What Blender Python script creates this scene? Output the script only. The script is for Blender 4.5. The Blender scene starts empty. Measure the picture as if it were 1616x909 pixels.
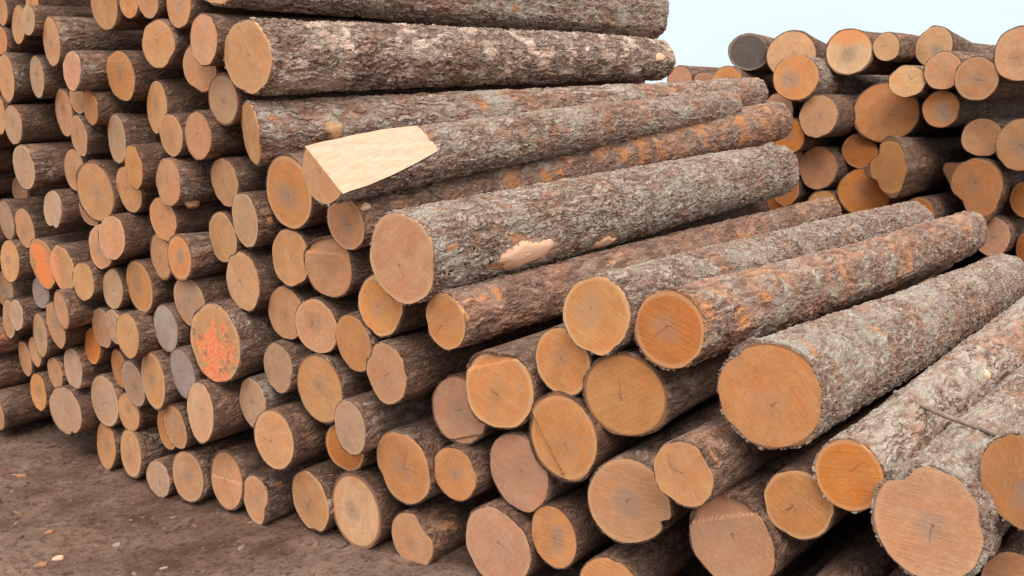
import bpy, math, random
import numpy as np

# ------------------------------------------------------------------ table of logs
# id, near end centre x y z, axis x y z, length, near radius, far radius, end tone, slant of the saw cut, label
TABLE = [
(1,-2.710,6.014,2.367,0.6029,0.7976,0.0177,3.500,0.0913,0.0786,'t',-0.18,"pale tan log end cut by the photo's left border in its top left corner"),
(2,-2.575,5.905,2.280,0.6029,0.7976,0.0177,3.500,0.0999,0.0859,'t',-0.19,'slender tan log end touching a thin grey one near the top left corner'),
(3,-2.441,5.711,2.292,0.6029,0.7976,0.0177,3.500,0.0777,0.0669,'g',-0.10,'thin greyish log end wedged against a slender tan one near the top left corner'),
(4,-2.470,5.842,2.388,0.6029,0.7976,0.0177,3.500,0.0632,0.0544,'o',-0.03,'small orange log end half out of frame above the thin greyish end'),
(5,-2.297,5.629,2.183,0.6029,0.7976,0.0177,3.500,0.1227,0.1055,'t',-0.23,'tall tan oval log end with reddish bark behind, first below the top left corner cluster'),
(6,-1.952,5.432,2.346,0.6029,0.7976,0.0177,3.500,0.1119,0.0962,'t',-0.03,'broad tan log end cut by the top border, leftmost of four in a row'),
(7,-1.791,5.310,2.361,0.6029,0.7976,0.0177,3.500,0.0804,0.0692,'o',-0.05,'small orange log end cut by the top border, second of four in a row'),
(8,-1.670,5.209,2.351,0.6029,0.7976,0.0177,3.500,0.0789,0.0679,'t',-0.02,'tan log end cut by the top border, third of four, above a rounder end'),
(9,-1.495,5.088,2.327,0.6029,0.7976,0.0177,3.500,0.1020,0.0877,'t',-0.08,'tan log end cut by the top border, fourth of four, beside the topmost long log'),
(10,-1.626,5.190,2.158,0.6029,0.7976,0.0177,3.500,0.1126,0.0968,'t',0.09,'rounded tan log end hanging right under the third of four ends cut by top border'),
(11,-1.331,4.875,2.167,0.6035,0.7967,0.0331,3.672,0.1096,0.0859,'p',-0.12,'grey-hearted pinkish oval log end just left of the long scabby-barked log'),
(12,-1.409,5.072,2.051,0.6029,0.7976,0.0177,3.500,0.1095,0.0942,'t',0.09,'tan log end peeping out behind the grey-hearted oval end left of scabby-barked log'),
(13,-1.115,4.746,2.092,0.6026,0.7980,0.0107,3.484,0.1557,0.1289,'t',0.01,'long log with scabby half-peeled bark and wide round tan end, under the topmost log'),
(14,-1.273,4.929,1.912,0.6029,0.7976,0.0177,3.500,0.1062,0.0913,'g',-0.08,'small grey-tan log end tucked below the wide end of the scabby-barked log'),
(15,-1.683,5.290,1.870,0.6029,0.7976,0.0177,3.500,0.1291,0.1110,'t',-0.27,'narrow tall tan log end above and left of a lower one that it overlaps'),
(16,-1.572,5.118,1.747,0.6029,0.7976,0.0177,3.500,0.1015,0.0873,'t',-0.10,'tan log end overlapped by a narrow tall one, left of a grey-hearted rounder end'),
(17,-1.411,4.991,1.751,0.6029,0.7976,0.0177,3.500,0.1061,0.0912,'t',-0.08,'rounded tan log end with a grey heart, below left of the small grey-tan one'),
(18,-1.126,4.799,1.769,0.7086,0.7048,0.0346,3.895,0.1386,0.1090,'t',-0.29,'long log with narrow split tan end and one branch stub, above the notched log'),
(19,-2.715,6.017,2.007,0.6029,0.7976,0.0177,3.500,0.1270,0.1092,'t',-0.20,'wide tan log end cut by left border, upper of two beside a thin grey oval'),
(20,-2.729,6.025,2.203,0.6029,0.7976,0.0177,3.500,0.0727,0.0625,'o',-0.07,'small orange log end at the left border, above the wide tan one'),
(21,-2.470,5.831,2.010,0.6029,0.7976,0.0177,3.500,0.1101,0.0947,'g',-0.23,'thin greyish oval log end with reddish bark round it, near the upper left border'),
(22,-2.120,5.416,2.039,0.6029,0.7976,0.0177,3.500,0.0960,0.0826,'p',-0.08,'pink-tan log end with pale grey bark streaming behind it, left of big orange oval'),
(23,-1.877,5.382,2.015,0.6029,0.7976,0.0177,3.500,0.1225,0.1054,'o',-0.04,'orange-tan clean oval log end standing out at upper left, right of pale grey bark'),
(24,-2.320,5.777,1.829,0.6029,0.7976,0.0177,3.500,0.1267,0.1089,'p',-0.22,'narrow pinkish log end, uppermost of a tight trio round a small dark hole'),
(25,-2.184,5.617,1.903,0.6029,0.7976,0.0177,3.500,0.0754,0.0649,'t',-0.07,'tan log end mostly hidden above the small dark hole of the tight trio'),
(26,-2.078,5.498,1.861,0.6029,0.7976,0.0177,3.500,0.0880,0.0757,'o',-0.17,'narrow orange-tan log end right of the small dark hole in the tight trio'),
(27,-2.191,5.617,1.716,0.6029,0.7976,0.0177,3.500,0.1051,0.0904,'p',-0.19,'narrow pinkish log end below the small dark hole in the tight trio'),
(28,-1.934,5.435,1.713,0.6029,0.7976,0.0177,3.500,0.1187,0.1021,'g',-0.26,'narrow pale grey upright log end left of a log with orange-flecked bark'),
(29,-2.659,5.929,1.761,0.6029,0.7976,0.0177,3.500,0.1071,0.0921,'g',-0.09,'grey weathered log end near left border, below the wide tan ends'),
(30,-2.797,6.083,1.806,0.6029,0.7976,0.0177,3.500,0.1027,0.0883,'t',-0.22,'sliver of tan log end at the left border beside the grey weathered end'),
(31,-2.605,5.894,1.538,0.6029,0.7976,0.0177,3.500,0.1234,0.1061,'g',-0.08,'grey cracked log end leaning over a pinkish one, near the left border'),
(32,-2.892,6.463,1.353,0.6029,0.7976,0.0177,3.500,0.0980,0.0843,'p',-0.07,'pinkish log end half hidden below the grey cracked one near the left border'),
(33,-2.878,6.231,1.212,0.6029,0.7976,0.0177,3.500,0.1102,0.0948,'g',-0.15,'narrow grey log end at the left border above a leaning tan one'),
(34,-2.712,6.084,1.184,0.6029,0.7976,0.0177,3.500,0.1174,0.1010,'t',-0.08,'tan oval log end between a narrow grey one and a ragged one near left border'),
(35,-2.443,5.837,1.320,0.6029,0.7976,0.0177,3.500,0.1018,0.0876,'g',-0.03,'pale ragged log end with torn bark hanging off its lower edge'),
(36,-2.312,5.835,1.529,0.6029,0.7976,0.0177,3.500,0.1104,0.0950,'p',-0.09,'pinkish log end overlapped by a large smooth tan one on its right'),
(37,-2.106,5.560,1.440,0.6029,0.7976,0.0177,3.500,0.1479,0.1272,'t',0.04,'large smooth tan oval log end overlapping a pinkish one on each side'),
(38,-2.226,5.783,1.340,0.6029,0.7976,0.0177,3.500,0.1075,0.0925,'p',-0.02,'thin crescent of pinkish log end below the large smooth tan oval'),
(39,-1.792,5.231,1.590,0.6029,0.7976,0.0177,3.500,0.1079,0.0928,'o',-0.24,'orange-tan narrow log end in front of a paler rounder one with chipped edge'),
(40,-1.883,5.412,1.467,0.6029,0.7976,0.0177,3.500,0.1156,0.0994,'t',-0.07,'pale tan log end with chipped edge behind a narrow orange-tan one'),
(41,-1.972,5.379,1.232,0.6029,0.7976,0.0177,3.500,0.1153,0.0992,'t',-0.02,'smooth pale tan oval log end covering a pinkish crescent on its left'),
(42,-2.100,5.571,1.159,0.6029,0.7976,0.0177,3.500,0.1182,0.1016,'p',-0.04,'pinkish crescent of log end behind a smooth pale tan oval'),
(43,-2.836,6.139,0.990,0.6029,0.7976,0.0177,3.500,0.1200,0.1032,'t',-0.08,'leaning tan log end at left border, left of the orange-painted ends'),
(44,-2.575,5.963,1.005,0.6029,0.7976,0.0177,3.500,0.1465,0.1260,'P',-0.07,'log end brushed with two bright orange paint patches near the left border'),
(45,-2.388,5.765,1.012,0.6029,0.7976,0.0177,3.500,0.1292,0.1111,'Q',-0.05,'pinkish log end with faint orange paint, between bright painted one and small tan one'),
(46,-2.222,5.616,0.969,0.6029,0.7976,0.0177,3.500,0.1029,0.0885,'t',-0.02,'small round tan log end right of the faintly orange-painted one'),
(47,-2.038,5.525,0.947,0.6029,0.7976,0.0177,3.500,0.1037,0.0892,'g',-0.10,'small greyish log end right of the cluster of orange-painted ends, beside a yellower oval'),
(48,-1.855,5.390,0.985,0.6029,0.7976,0.0177,3.500,0.1297,0.1116,'o',-0.12,'orange-yellow tall log end with pointed bottom, right of a small greyish one'),
(49,-3.031,6.462,0.761,0.6029,0.7976,0.0177,3.500,0.1199,0.1031,'g',-0.10,'pale grey log end at left border, below the leaning tan one'),
(50,-2.934,6.279,0.626,0.6029,0.7976,0.0177,3.500,0.1136,0.0977,'p',-0.22,'pinkish log end hidden behind a small pale grey one near left border'),
(51,-2.814,6.116,0.682,0.6029,0.7976,0.0177,3.500,0.0921,0.0792,'g',-0.12,'small pale grey log end in front of a pinkish one near left border'),
(52,-2.656,6.095,0.817,0.6029,0.7976,0.0177,3.500,0.0949,0.0816,'B',-0.03,'dull blue-grey log end hanging under the two-patch orange-painted one'),
(53,-2.376,5.686,0.803,0.6029,0.7976,0.0177,3.500,0.0992,0.0853,'t',-0.21,'narrow tan log end in front of a longer one, below the faintly orange-painted end'),
(54,-2.486,5.857,0.684,0.6029,0.7976,0.0177,3.500,0.1346,0.1158,'t',-0.19,'long tan log end behind a narrow one, below the faintly orange-painted end'),
(55,-2.649,6.025,0.587,0.6029,0.7976,0.0177,3.500,0.1226,0.1055,'g',-0.23,'tall tan log end overlapping a thin pinkish one, below the dull blue-grey end'),
(56,-2.747,6.164,0.456,0.6029,0.7976,0.0177,3.500,0.0899,0.0773,'p',-0.15,'thin pinkish sliver of log end beneath a tall tan one near the left border'),
(57,-2.872,6.304,0.380,0.6029,0.7976,0.0177,3.500,0.1114,0.0958,'t',-0.21,'thin tan upright log end above the lowest small orange-tan oval at left'),
(58,-2.707,6.073,0.241,0.6029,0.7976,0.0177,3.500,0.1082,0.0930,'o',-0.12,'small orange-tan oval log end left of the large jagged-bottomed one'),
(59,-2.571,5.999,0.372,0.6029,0.7976,0.0177,3.500,0.0952,0.0819,'t',-0.12,'small tan log end just above the large jagged-bottomed one'),
(60,-2.412,5.865,0.438,0.6029,0.7976,0.0177,3.500,0.1141,0.0981,'g',-0.12,'greyish log end with a flat lower corner, above right of the jagged-bottomed one'),
(61,-2.476,5.875,0.194,0.6029,0.7976,0.0177,3.500,0.1413,0.1215,'g',0.08,'large pale log end with jagged notched bottom rim, low at the left'),
(62,-2.270,5.798,0.580,0.6029,0.7976,0.0177,3.500,0.0982,0.0845,'O',-0.14,'tiny vivid orange log end hanging below a pinkish one'),
(63,-2.165,5.673,0.709,0.6029,0.7976,0.0177,3.500,0.1113,0.0957,'p',-0.12,'pinkish log end above the tiny vivid orange one'),
(64,-2.040,5.514,0.750,0.6029,0.7976,0.0177,3.500,0.0970,0.0834,'g',-0.18,'grey sliver of log end between a pinkish end and a tan one with knot'),
(65,-1.913,5.343,0.745,0.6029,0.7976,0.0177,3.500,0.1154,0.0992,'t',-0.12,'tan log end with small dark knot, above a cluster of three narrow ends'),
(66,-2.094,5.695,0.481,0.6029,0.7976,0.0177,3.500,0.1075,0.0924,'o',-0.21,'narrow orange-tan sliver of log end below the one with small dark knot'),
(67,-1.958,5.503,0.452,0.6029,0.7976,0.0177,3.500,0.1232,0.1059,'g',-0.14,'grey-tan log end behind a taller clean tan oval'),
(68,-1.789,5.309,0.524,0.6029,0.7976,0.0177,3.500,0.1443,0.1241,'t',-0.23,'tall clean tan oval log end covering a grey-tan one, left of bluish-grey end'),
(69,-2.214,5.769,0.280,0.6029,0.7976,0.0177,3.500,0.1418,0.1219,'g',-0.06,"wide pale log end above two narrow ones at the pile's lower left foot"),
(70,-2.030,5.611,0.266,0.6029,0.7976,0.0177,3.500,0.1038,0.0892,'t',-0.05,'tan log end squeezed right of the wide pale one at the lower left'),
(71,-1.696,5.266,0.800,0.6029,0.7976,0.0177,3.500,0.1165,0.1002,'B',-0.13,'plain pale blue-grey upright log end left of the orange-splashed log'),
(72,-1.590,5.155,0.600,0.6029,0.7976,0.0177,3.500,0.1244,0.1070,'B',-0.16,'smooth bluish-grey log end under the left edge of the orange-splashed log'),
(73,-1.541,5.160,0.953,0.6029,0.7976,0.0177,3.500,0.1294,0.1113,'g',-0.05,"greyish cracked log end partly behind the orange-splashed log's upper left edge"),
(74,-1.367,4.936,0.805,0.6029,0.7976,0.0177,3.500,0.1866,0.1604,'S',-0.02,'thick log with end splashed all over in bright orange paint'),
(75,-1.459,4.956,0.467,0.6029,0.7976,0.0177,3.500,0.1419,0.1221,'y',-0.23,'tall pale yellow log end right below the bluish-grey one'),
(76,-1.220,4.909,1.098,0.6029,0.7976,0.0177,3.500,0.1396,0.1200,'y',-0.13,'tall pale yellow log end with saw marks, above right of the orange-splashed log'),
(77,-1.595,5.114,1.529,0.6029,0.7976,0.0177,3.500,0.1105,0.0950,'t',-0.10,'tan oval log end with mossy grey bark and a trimmed knot behind it'),
(78,-1.661,5.215,1.345,0.6029,0.7976,0.0177,3.500,0.1093,0.0940,'t',-0.04,'tan log end with flattened lower rim directly below the one with mossy grey bark'),
(79,-1.711,5.307,1.152,0.6029,0.7976,0.0177,3.500,0.1096,0.0943,'p',-0.18,'pinkish log end below the flat-rimmed tan one and left of an orange-tan one'),
(80,-1.556,5.093,1.178,0.6029,0.7976,0.0177,3.500,0.1024,0.0880,'o',-0.12,'orange-tan leaning log end overlapping a pinkish one on its left'),
(81,-1.302,4.995,1.540,0.6029,0.7976,0.0177,3.500,0.1122,0.0965,'p',-0.13,'pinkish-grey oval log end above a pair of leaning ends, below the split-ended long log'),
(82,-1.339,5.054,1.279,0.6029,0.7976,0.0177,3.500,0.1215,0.1045,'t',-0.13,'tan log end leaning left of a greyer one, above the saw-marked yellow end'),
(83,-1.183,4.852,1.387,0.6029,0.7976,0.0177,3.500,0.1275,0.1096,'g',-0.26,'greyish log end with reddish torn bark on its right side'),
(84,-0.953,4.696,1.524,0.6029,0.7976,0.0177,3.500,0.1588,0.1366,'o',-0.09,'large orange-tan oval log end with grey heart, left of the notched log'),
(85,-0.728,4.255,1.647,0.5991,0.7988,0.0547,3.503,0.1282,0.0942,'t',-0.07,'log with a broad flat pale hewn notch chopped in its near end'),
(86,-0.676,4.454,1.424,0.6261,0.7761,0.0758,3.897,0.1145,0.1336,'t',-0.04,'log with tan oval end and pale chip at its rim, under the notched log'),
(87,-0.419,4.153,1.328,0.5984,0.8005,0.0327,3.466,0.1837,0.1637,'p',-0.03,'thick log with pinkish cracked end and two pale branch scars low on its side'),
(88,-0.964,4.737,1.235,0.6029,0.7976,0.0177,3.500,0.1289,0.1109,'t',-0.02,'rounded tan log end left of the one with a stepped saw cut'),
(89,-0.772,4.563,1.225,0.6029,0.7976,0.0177,3.500,0.1327,0.1141,'t',0.06,'squarish log end with a stepped saw cut across its upper part'),
(90,-0.531,4.354,1.104,0.6029,0.7976,0.0177,3.500,0.1300,0.1118,'o',-0.04,'orange-tan log end tucked behind the lower left of the pinkish cracked end'),
(91,-1.009,4.809,0.973,0.6029,0.7976,0.0177,3.500,0.1266,0.1089,'t',-0.07,'tan log end behind a leaning one, below the rounded tan end'),
(92,-0.841,4.624,0.955,0.6029,0.7976,0.0177,3.500,0.1243,0.1069,'t',0.10,'leaning tan log end with pale rim, in front of another on its left'),
(93,-0.659,4.464,0.918,0.6029,0.7976,0.0177,3.500,0.1260,0.1084,'o',-0.16,'orange-tan narrow oval log end below left of the one behind the pinkish cracked end'),
(94,-1.049,4.786,0.729,0.6029,0.7976,0.0177,3.500,0.1169,0.1006,'g',-0.15,'small greyish oval log end right of the orange-splashed log'),
(95,-0.836,4.626,0.675,0.6029,0.7976,0.0177,3.500,0.1490,0.1282,'t',-0.05,'big plain tan oval log end right of two small greyish ones'),
(96,-0.503,4.272,0.842,0.6029,0.7976,0.0177,3.500,0.1294,0.1112,'p',-0.13,'pink-tan log end with slanted rim and long brown shaded bark'),
(97,-0.673,4.390,0.577,0.6029,0.7976,0.0177,3.500,0.1151,0.0990,'g',-0.18,'greyish plain oval log end overlapping a vivid orange one beneath'),
(98,-0.727,4.590,0.424,0.6029,0.7976,0.0177,3.500,0.1141,0.0981,'O',0.03,'vivid orange log end showing as a crescent below a greyish oval one'),
(99,-1.196,4.889,0.533,0.6029,0.7976,0.0177,3.500,0.1172,0.1008,'g',-0.17,'greyish rounded log end with pale bark below right of the orange-splashed log'),
(100,-1.061,4.701,0.419,0.6029,0.7976,0.0177,3.500,0.1341,0.1154,'t',-0.02,'rounded orange-tan log end right below the greyish one with pale bark'),
(101,-0.448,4.316,0.427,0.6029,0.7976,0.0177,3.500,0.1596,0.1372,'o',-0.05,'big tan log end with dark check marks and a nick on its left rim'),
(102,-0.227,4.165,0.457,0.6029,0.7976,0.0177,3.500,0.1143,0.0983,'o',-0.03,'round orange-tan log end right of the big one with dark check marks'),
(103,-0.209,4.209,0.705,0.6029,0.7976,0.0177,3.500,0.1376,0.1183,'p',0.00,'pinkish-tan log end with crumbly lower rim and small black specks'),
(104,-1.197,4.885,0.062,0.6029,0.7976,0.0177,3.500,0.1166,0.1003,'p',-0.16,'small log end with torn reddish bark over its right half, near bottom left'),
(105,-0.908,4.692,0.132,0.6029,0.7976,0.0177,3.500,0.1475,0.1268,'t',-0.16,'tan oval log end with frayed bottom rim, on the lowest row'),
(106,-0.675,4.505,0.163,0.6029,0.7976,0.0177,3.500,0.1561,0.1342,'y',-0.10,'big pale yellow oval log end with small central check, on the lowest row'),
(107,-0.416,4.321,0.110,0.6029,0.7976,0.0177,3.500,0.1205,0.1036,'p',-0.03,'pale log end with bright orange torn bark at its upper right, on the lowest row'),
(108,-0.057,4.048,0.203,0.6029,0.7976,0.0177,3.500,0.1696,0.1458,'p',-0.02,'wide pinkish log end cut by the bottom border, with grey bark on its right'),
(109,-2.240,5.810,0.013,0.6029,0.7976,0.0177,3.500,0.1335,0.1148,'t',-0.20,"leftmost of the two small narrow log ends at the pile's lower left foot"),
(110,-2.032,5.606,0.040,0.6029,0.7976,0.0177,3.500,0.1256,0.1080,'t',-0.19,"right one of the two small narrow log ends at the pile's lower left foot"),
(111,-1.675,5.253,0.299,0.6029,0.7976,0.0177,3.500,0.1170,0.1006,'t',-0.16,'pale-hearted log end in front of an orange sliver, left of the tall pale yellow end'),
(112,-1.785,5.463,0.224,0.6029,0.7976,0.0177,3.500,0.1140,0.0981,'o',-0.19,'orange sliver of log end behind a pale-hearted one at lower left'),
(113,-1.821,5.386,-0.023,0.6029,0.7976,0.0177,3.500,0.1011,0.0869,'g',0.00,'small pale log end on the lowest row, left of one with orange rim'),
(114,-1.619,5.232,0.048,0.6029,0.7976,0.0177,3.500,0.1276,0.1097,'t',-0.02,'log end with orange upper rim on the lowest row, third from the left foot'),
(115,-1.380,5.058,0.093,0.6029,0.7976,0.0177,3.500,0.1393,0.1198,'t',-0.13,'log end with thin horizontal crack, on the lowest row right of the orange-rimmed end'),
(116,0.290,3.696,1.203,0.6079,0.7940,-0.0051,3.354,0.1391,0.1228,'o',0.02,'log with large smooth oval tan end and silvery bark, left one of a matching pair'),
(117,0.523,3.561,1.184,0.6109,0.7916,-0.0141,3.369,0.1335,0.1276,'O',0.03,'log with round vivid orange end and scraped bark, right one of a matching pair'),
(118,-0.252,4.086,1.096,0.6042,0.7967,0.0143,3.804,0.1109,0.1008,'o',-0.12,'slim log with pale-rimmed grey-hearted end and dark flecked bark, left of the matching pair'),
(119,0.818,3.368,1.012,0.6143,0.7890,-0.0097,2.789,0.1697,0.1309,'o',0.19,'huge log with the widest smooth tan end and lichen-grey bark'),
(120,0.182,3.832,1.004,0.6029,0.7976,0.0177,3.500,0.1259,0.1083,'o',-0.05,'round tan log end wedged under the left one of the matching pair'),
(121,-0.048,4.005,0.850,0.6029,0.7976,0.0177,3.500,0.1573,0.1353,'o',0.07,'large tan log end with flat-cut top, below the slim flecked log'),
(122,0.394,3.690,0.920,0.6029,0.7976,0.0177,3.500,0.1451,0.1248,'o',0.19,'large tan log end with reddish streak and grey heart, under the matching pair'),
(123,0.184,3.818,0.724,0.6029,0.7976,0.0177,3.500,0.1582,0.1360,'o',-0.07,'large yellow-tan log end with slanting dark split across its lower left'),
(124,0.027,4.005,0.523,0.6029,0.7976,0.0177,3.500,0.1589,0.1366,'p',-0.13,'smooth pinkish oval log end left below the one with slanting dark split'),
(125,0.157,3.883,0.314,0.6029,0.7976,0.0177,3.500,0.1181,0.1016,'o',-0.17,'small vivid orange-tan log end at bottom, below the smooth pinkish oval'),
(126,0.412,3.685,0.533,0.6029,0.7976,0.0177,3.500,0.1599,0.1375,'p',0.21,'very large pinkish log end with notched right rim and small central check'),
(127,0.561,3.409,0.737,0.6029,0.7976,0.0177,3.500,0.1151,0.0990,'t',0.07,'tan log end with reddish ring of torn bark, right of the very large pinkish end'),
(128,0.735,3.456,0.481,0.6029,0.7976,0.0177,3.500,0.1699,0.1461,'p',-0.07,'large log end with dark ledge across its top, at the bottom border'),
(129,0.351,3.739,0.184,0.6029,0.7976,0.0177,3.500,0.1102,0.0947,'o',0.21,'ragged tan log end cut by the bottom border below the very large pinkish one'),
(130,0.917,3.334,0.662,0.6029,0.7976,0.0177,3.500,0.1174,0.1010,'o',0.04,'round amber log end left of the vivid cracked orange one, at lower right'),
(131,1.031,3.202,0.810,0.6240,0.7799,0.0486,3.899,0.1118,0.1248,'O',-0.04,'log with vivid orange radially cracked end and a thin stick across its lichen bark'),
(132,1.203,2.988,0.743,0.6029,0.7976,0.0177,3.500,0.1673,0.1439,'p',-0.10,'huge pinkish log end with rough peeling bark rim, near the bottom right corner'),
(133,1.391,2.842,0.921,0.6029,0.7976,0.0177,3.500,0.1352,0.1162,'o',-0.55,'wide tan log end cut by the right border, right of the huge bark-rimmed end'),
(134,1.434,2.912,0.577,0.6029,0.7976,0.0177,3.500,0.1073,0.0923,'p',-0.26,'pale log end cut by the bottom right corner of the photo'),
(135,1.009,3.239,0.341,0.6029,0.7976,0.0177,3.500,0.1043,0.0897,'o',-0.01,'dark-barked log only showing its top in shadow at the bottom right'),
(136,-3.079,6.319,0.056,0.6029,0.7976,0.0177,3.500,0.1169,0.1005,'t',-0.12,'log at left border showing only long dusky bark and a sliver of end, nearest ground'),
(137,-3.153,6.386,0.265,0.6029,0.7976,0.0177,3.500,0.1172,0.1008,'t',-0.18,'log at left border showing only long dusky bark, second above ground'),
(138,-1.262,4.908,2.474,0.6013,0.7989,-0.0084,3.657,0.1654,0.1803,'t',-0.03,'topmost long log with thick grey bark and rounded far end against the sky'),
(201,2.118,8.358,2.012,0.6331,0.7665,-0.1082,3.544,0.1729,0.1853,'o',0.19,'round orange-brown log end with long grey bark, upper left of the back stack'),
(202,2.276,8.279,1.729,0.6459,0.7634,-0.0106,3.000,0.1626,0.1398,'p',-0.10,'pinkish log end with a cross check, just below the long grey-barked back log'),
(203,1.917,9.104,2.216,0.5153,0.8552,-0.0565,2.205,0.1490,0.1673,'D',0.55,"dark grey weathered log end against the sky at the back stack's left top"),
(204,2.224,8.955,2.188,0.5919,0.7936,-0.1410,2.404,0.1885,0.1811,'y',0.24,'pale log end against the sky behind the round orange-brown one'),
(205,2.510,8.379,2.199,0.6459,0.7634,-0.0106,3.000,0.1615,0.1389,'R',0.22,'round log end with orange stained upper half against the sky'),
(206,2.734,8.223,2.232,0.6459,0.7634,-0.0106,3.000,0.1039,0.0894,'y',0.00,'small pale log end with a torn stub, against the sky on the back stack'),
(207,2.813,7.968,1.986,0.6459,0.7634,-0.0106,3.000,0.1137,0.0978,'y',0.53,'pale log end half buried behind the small pale one with torn stub'),
(208,3.098,8.271,2.235,0.6077,0.7831,-0.1318,3.398,0.1474,0.1673,'y',-0.30,'pale log end with bark tapering off right, topmost of the back stack'),
(209,3.014,7.845,2.059,0.6459,0.7634,-0.0106,3.000,0.1340,0.1153,'t',0.04,'brownish round log end overlapping the topmost pale one of the back stack'),
(210,3.142,7.579,2.003,0.6459,0.7634,-0.0106,3.000,0.1469,0.1263,'t',-0.03,'brownish log end with dark pith, right of another brownish one in the back stack'),
(211,3.334,7.369,2.164,0.6459,0.7634,-0.0106,3.000,0.1825,0.1569,'y',-0.12,'large pale log end cut by the right border near the sky'),
(212,2.792,8.307,1.753,0.6459,0.7634,-0.0106,3.000,0.2203,0.1895,'o',0.38,'largest round orange-tan log end in the back stack'),
(213,3.047,7.919,1.792,0.6459,0.7634,-0.0106,3.000,0.1355,0.1166,'o',-0.04,"small amber log end with pale lower rim, right of the back stack's largest end"),
(214,3.281,7.743,1.600,0.6459,0.7634,-0.0106,3.000,0.1359,0.1169,'t',0.12,'shaded brown log end lower right of the small amber one'),
(215,3.403,7.410,1.567,0.6459,0.7634,-0.0106,3.000,0.1787,0.1537,'t',-0.29,'tan log end with short dark split, cut by the right border'),
(216,2.357,8.501,1.328,0.6459,0.7634,-0.0106,3.000,0.1677,0.1442,'t',-0.09,'tan round log end standing alone in shadow, below the one with a cross check'),
(217,2.116,8.478,1.574,0.6459,0.7634,-0.0106,3.000,0.1342,0.1154,'O',-0.13,'orange sliver of log end above the lone shaded round one'),
(218,2.164,8.695,1.148,0.6459,0.7634,-0.0106,3.000,0.1396,0.1200,'O',-0.37,'orange sliver of log end left of the lone shaded round one'),
(219,2.093,8.952,0.999,0.6459,0.7634,-0.0106,3.000,0.1294,0.1113,'O',0.02,"orange log end low behind the thick scarred log's far end"),
(220,2.651,8.439,1.462,0.6459,0.7634,-0.0106,3.000,0.1342,0.1154,'O',0.20,"shaded orange-brown log end under the back stack's largest end"),
(221,2.707,7.899,1.381,0.6459,0.7634,-0.0106,3.000,0.1896,0.1631,'o',-0.55,"knobby irregular log end with two bulges, below the back stack's largest end"),
(222,2.656,8.288,1.164,0.6459,0.7634,-0.0106,3.000,0.1768,0.1520,'O',0.42,'broad dull orange log end left below the knobby irregular one'),
(223,3.263,7.729,1.252,0.6459,0.7634,-0.0106,3.000,0.2136,0.1837,'o',-0.48,'log end with a side lobe like a pear, in the back stack'),
(224,3.360,7.642,0.919,0.6459,0.7634,-0.0106,3.000,0.1431,0.1231,'p',-0.35,'pinkish-orange log end below the pear-shaped lobed one'),
(225,3.520,7.511,1.191,0.6459,0.7634,-0.0106,3.000,0.1303,0.1120,'O',-0.55,'dark brown log end at right border, right of the pear-shaped lobed one'),
(226,3.565,7.468,0.855,0.6459,0.7634,-0.0106,3.000,0.1273,0.1095,'O',-0.55,'dark orange log end at right border, lowest of the back stack'),
(227,2.964,7.979,1.038,0.6459,0.7634,-0.0106,3.000,0.1205,0.1036,'O',-0.11,"log with orange rim and shaded bark just above the matching pair's far ends"),
(228,1.739,9.074,1.987,0.6459,0.7634,-0.0106,3.000,0.1153,0.0992,'o',0.37,'orange dome of a log end peeping over the front stack at skyline'),
(229,1.591,9.249,1.943,0.6459,0.7634,-0.0106,3.000,0.1183,0.1017,'p',0.02,'pink log end peeping over the front stack, left of the orange dome'),
(230,1.407,9.387,1.990,0.6459,0.7634,-0.0106,3.000,0.1201,0.1033,'p',-0.04,"pinkish log end at skyline, just right of the scabby log's far tip"),
(231,2.093,8.744,1.761,0.6459,0.7634,-0.0106,3.000,0.1374,0.1182,'p',-0.18,"pink-orange log end wedged between the front stack's upper log tips and the cross-checked back log"),
(233,2.240,8.803,1.376,0.6459,0.7634,-0.0106,3.000,0.0951,0.0818,'t',-0.05,'small shaded tan log end just above and left of the lone shaded round one'),
(301,0.625,3.533,0.141,0.6029,0.7976,0.0177,3.500,0.0883,0.0759,'x',0.00,''),
(302,0.840,3.371,0.144,0.6029,0.7976,0.0177,3.500,0.0906,0.0779,'x',0.00,''),
(303,1.839,2.615,0.164,0.6029,0.7976,0.0177,3.500,0.1106,0.0951,'x',0.00,''),
(304,1.435,2.921,0.164,0.6029,0.7976,0.0177,3.500,0.1107,0.0952,'x',0.00,''),
(305,1.624,2.778,0.148,0.6029,0.7976,0.0177,3.500,0.0954,0.0820,'x',0.00,''),
(306,1.129,3.152,0.155,0.6029,0.7976,0.0177,3.500,0.1016,0.0873,'x',0.00,''),
(307,1.266,3.047,0.224,0.6029,0.7976,0.0177,3.500,0.0869,0.0747,'x',0.00,''),
(308,0.980,3.265,0.138,0.6029,0.7976,0.0177,3.500,0.0853,0.0734,'x',0.00,''),
(309,1.713,2.708,0.297,0.6029,0.7976,0.0177,3.500,0.0880,0.0757,'x',0.00,''),
(310,1.555,2.826,0.347,0.6029,0.7976,0.0177,3.500,0.1138,0.0979,'x',0.00,''),
(311,1.373,2.964,0.343,0.6029,0.7976,0.0177,3.500,0.0859,0.0739,'x',0.00,''),
(312,1.170,3.116,0.370,0.6029,0.7976,0.0177,3.500,0.1007,0.0866,'x',0.00,''),
(313,1.872,2.586,0.381,0.6029,0.7976,0.0177,3.500,0.1122,0.0965,'x',0.00,''),
(314,1.718,2.699,0.497,0.6029,0.7976,0.0177,3.500,0.1078,0.0927,'x',0.00,''),
(315,1.864,2.587,0.589,0.6029,0.7976,0.0177,3.500,0.0917,0.0789,'x',0.00,''),
(316,1.602,2.784,0.637,0.6029,0.7976,0.0177,3.500,0.0917,0.0789,'x',0.00,''),
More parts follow.
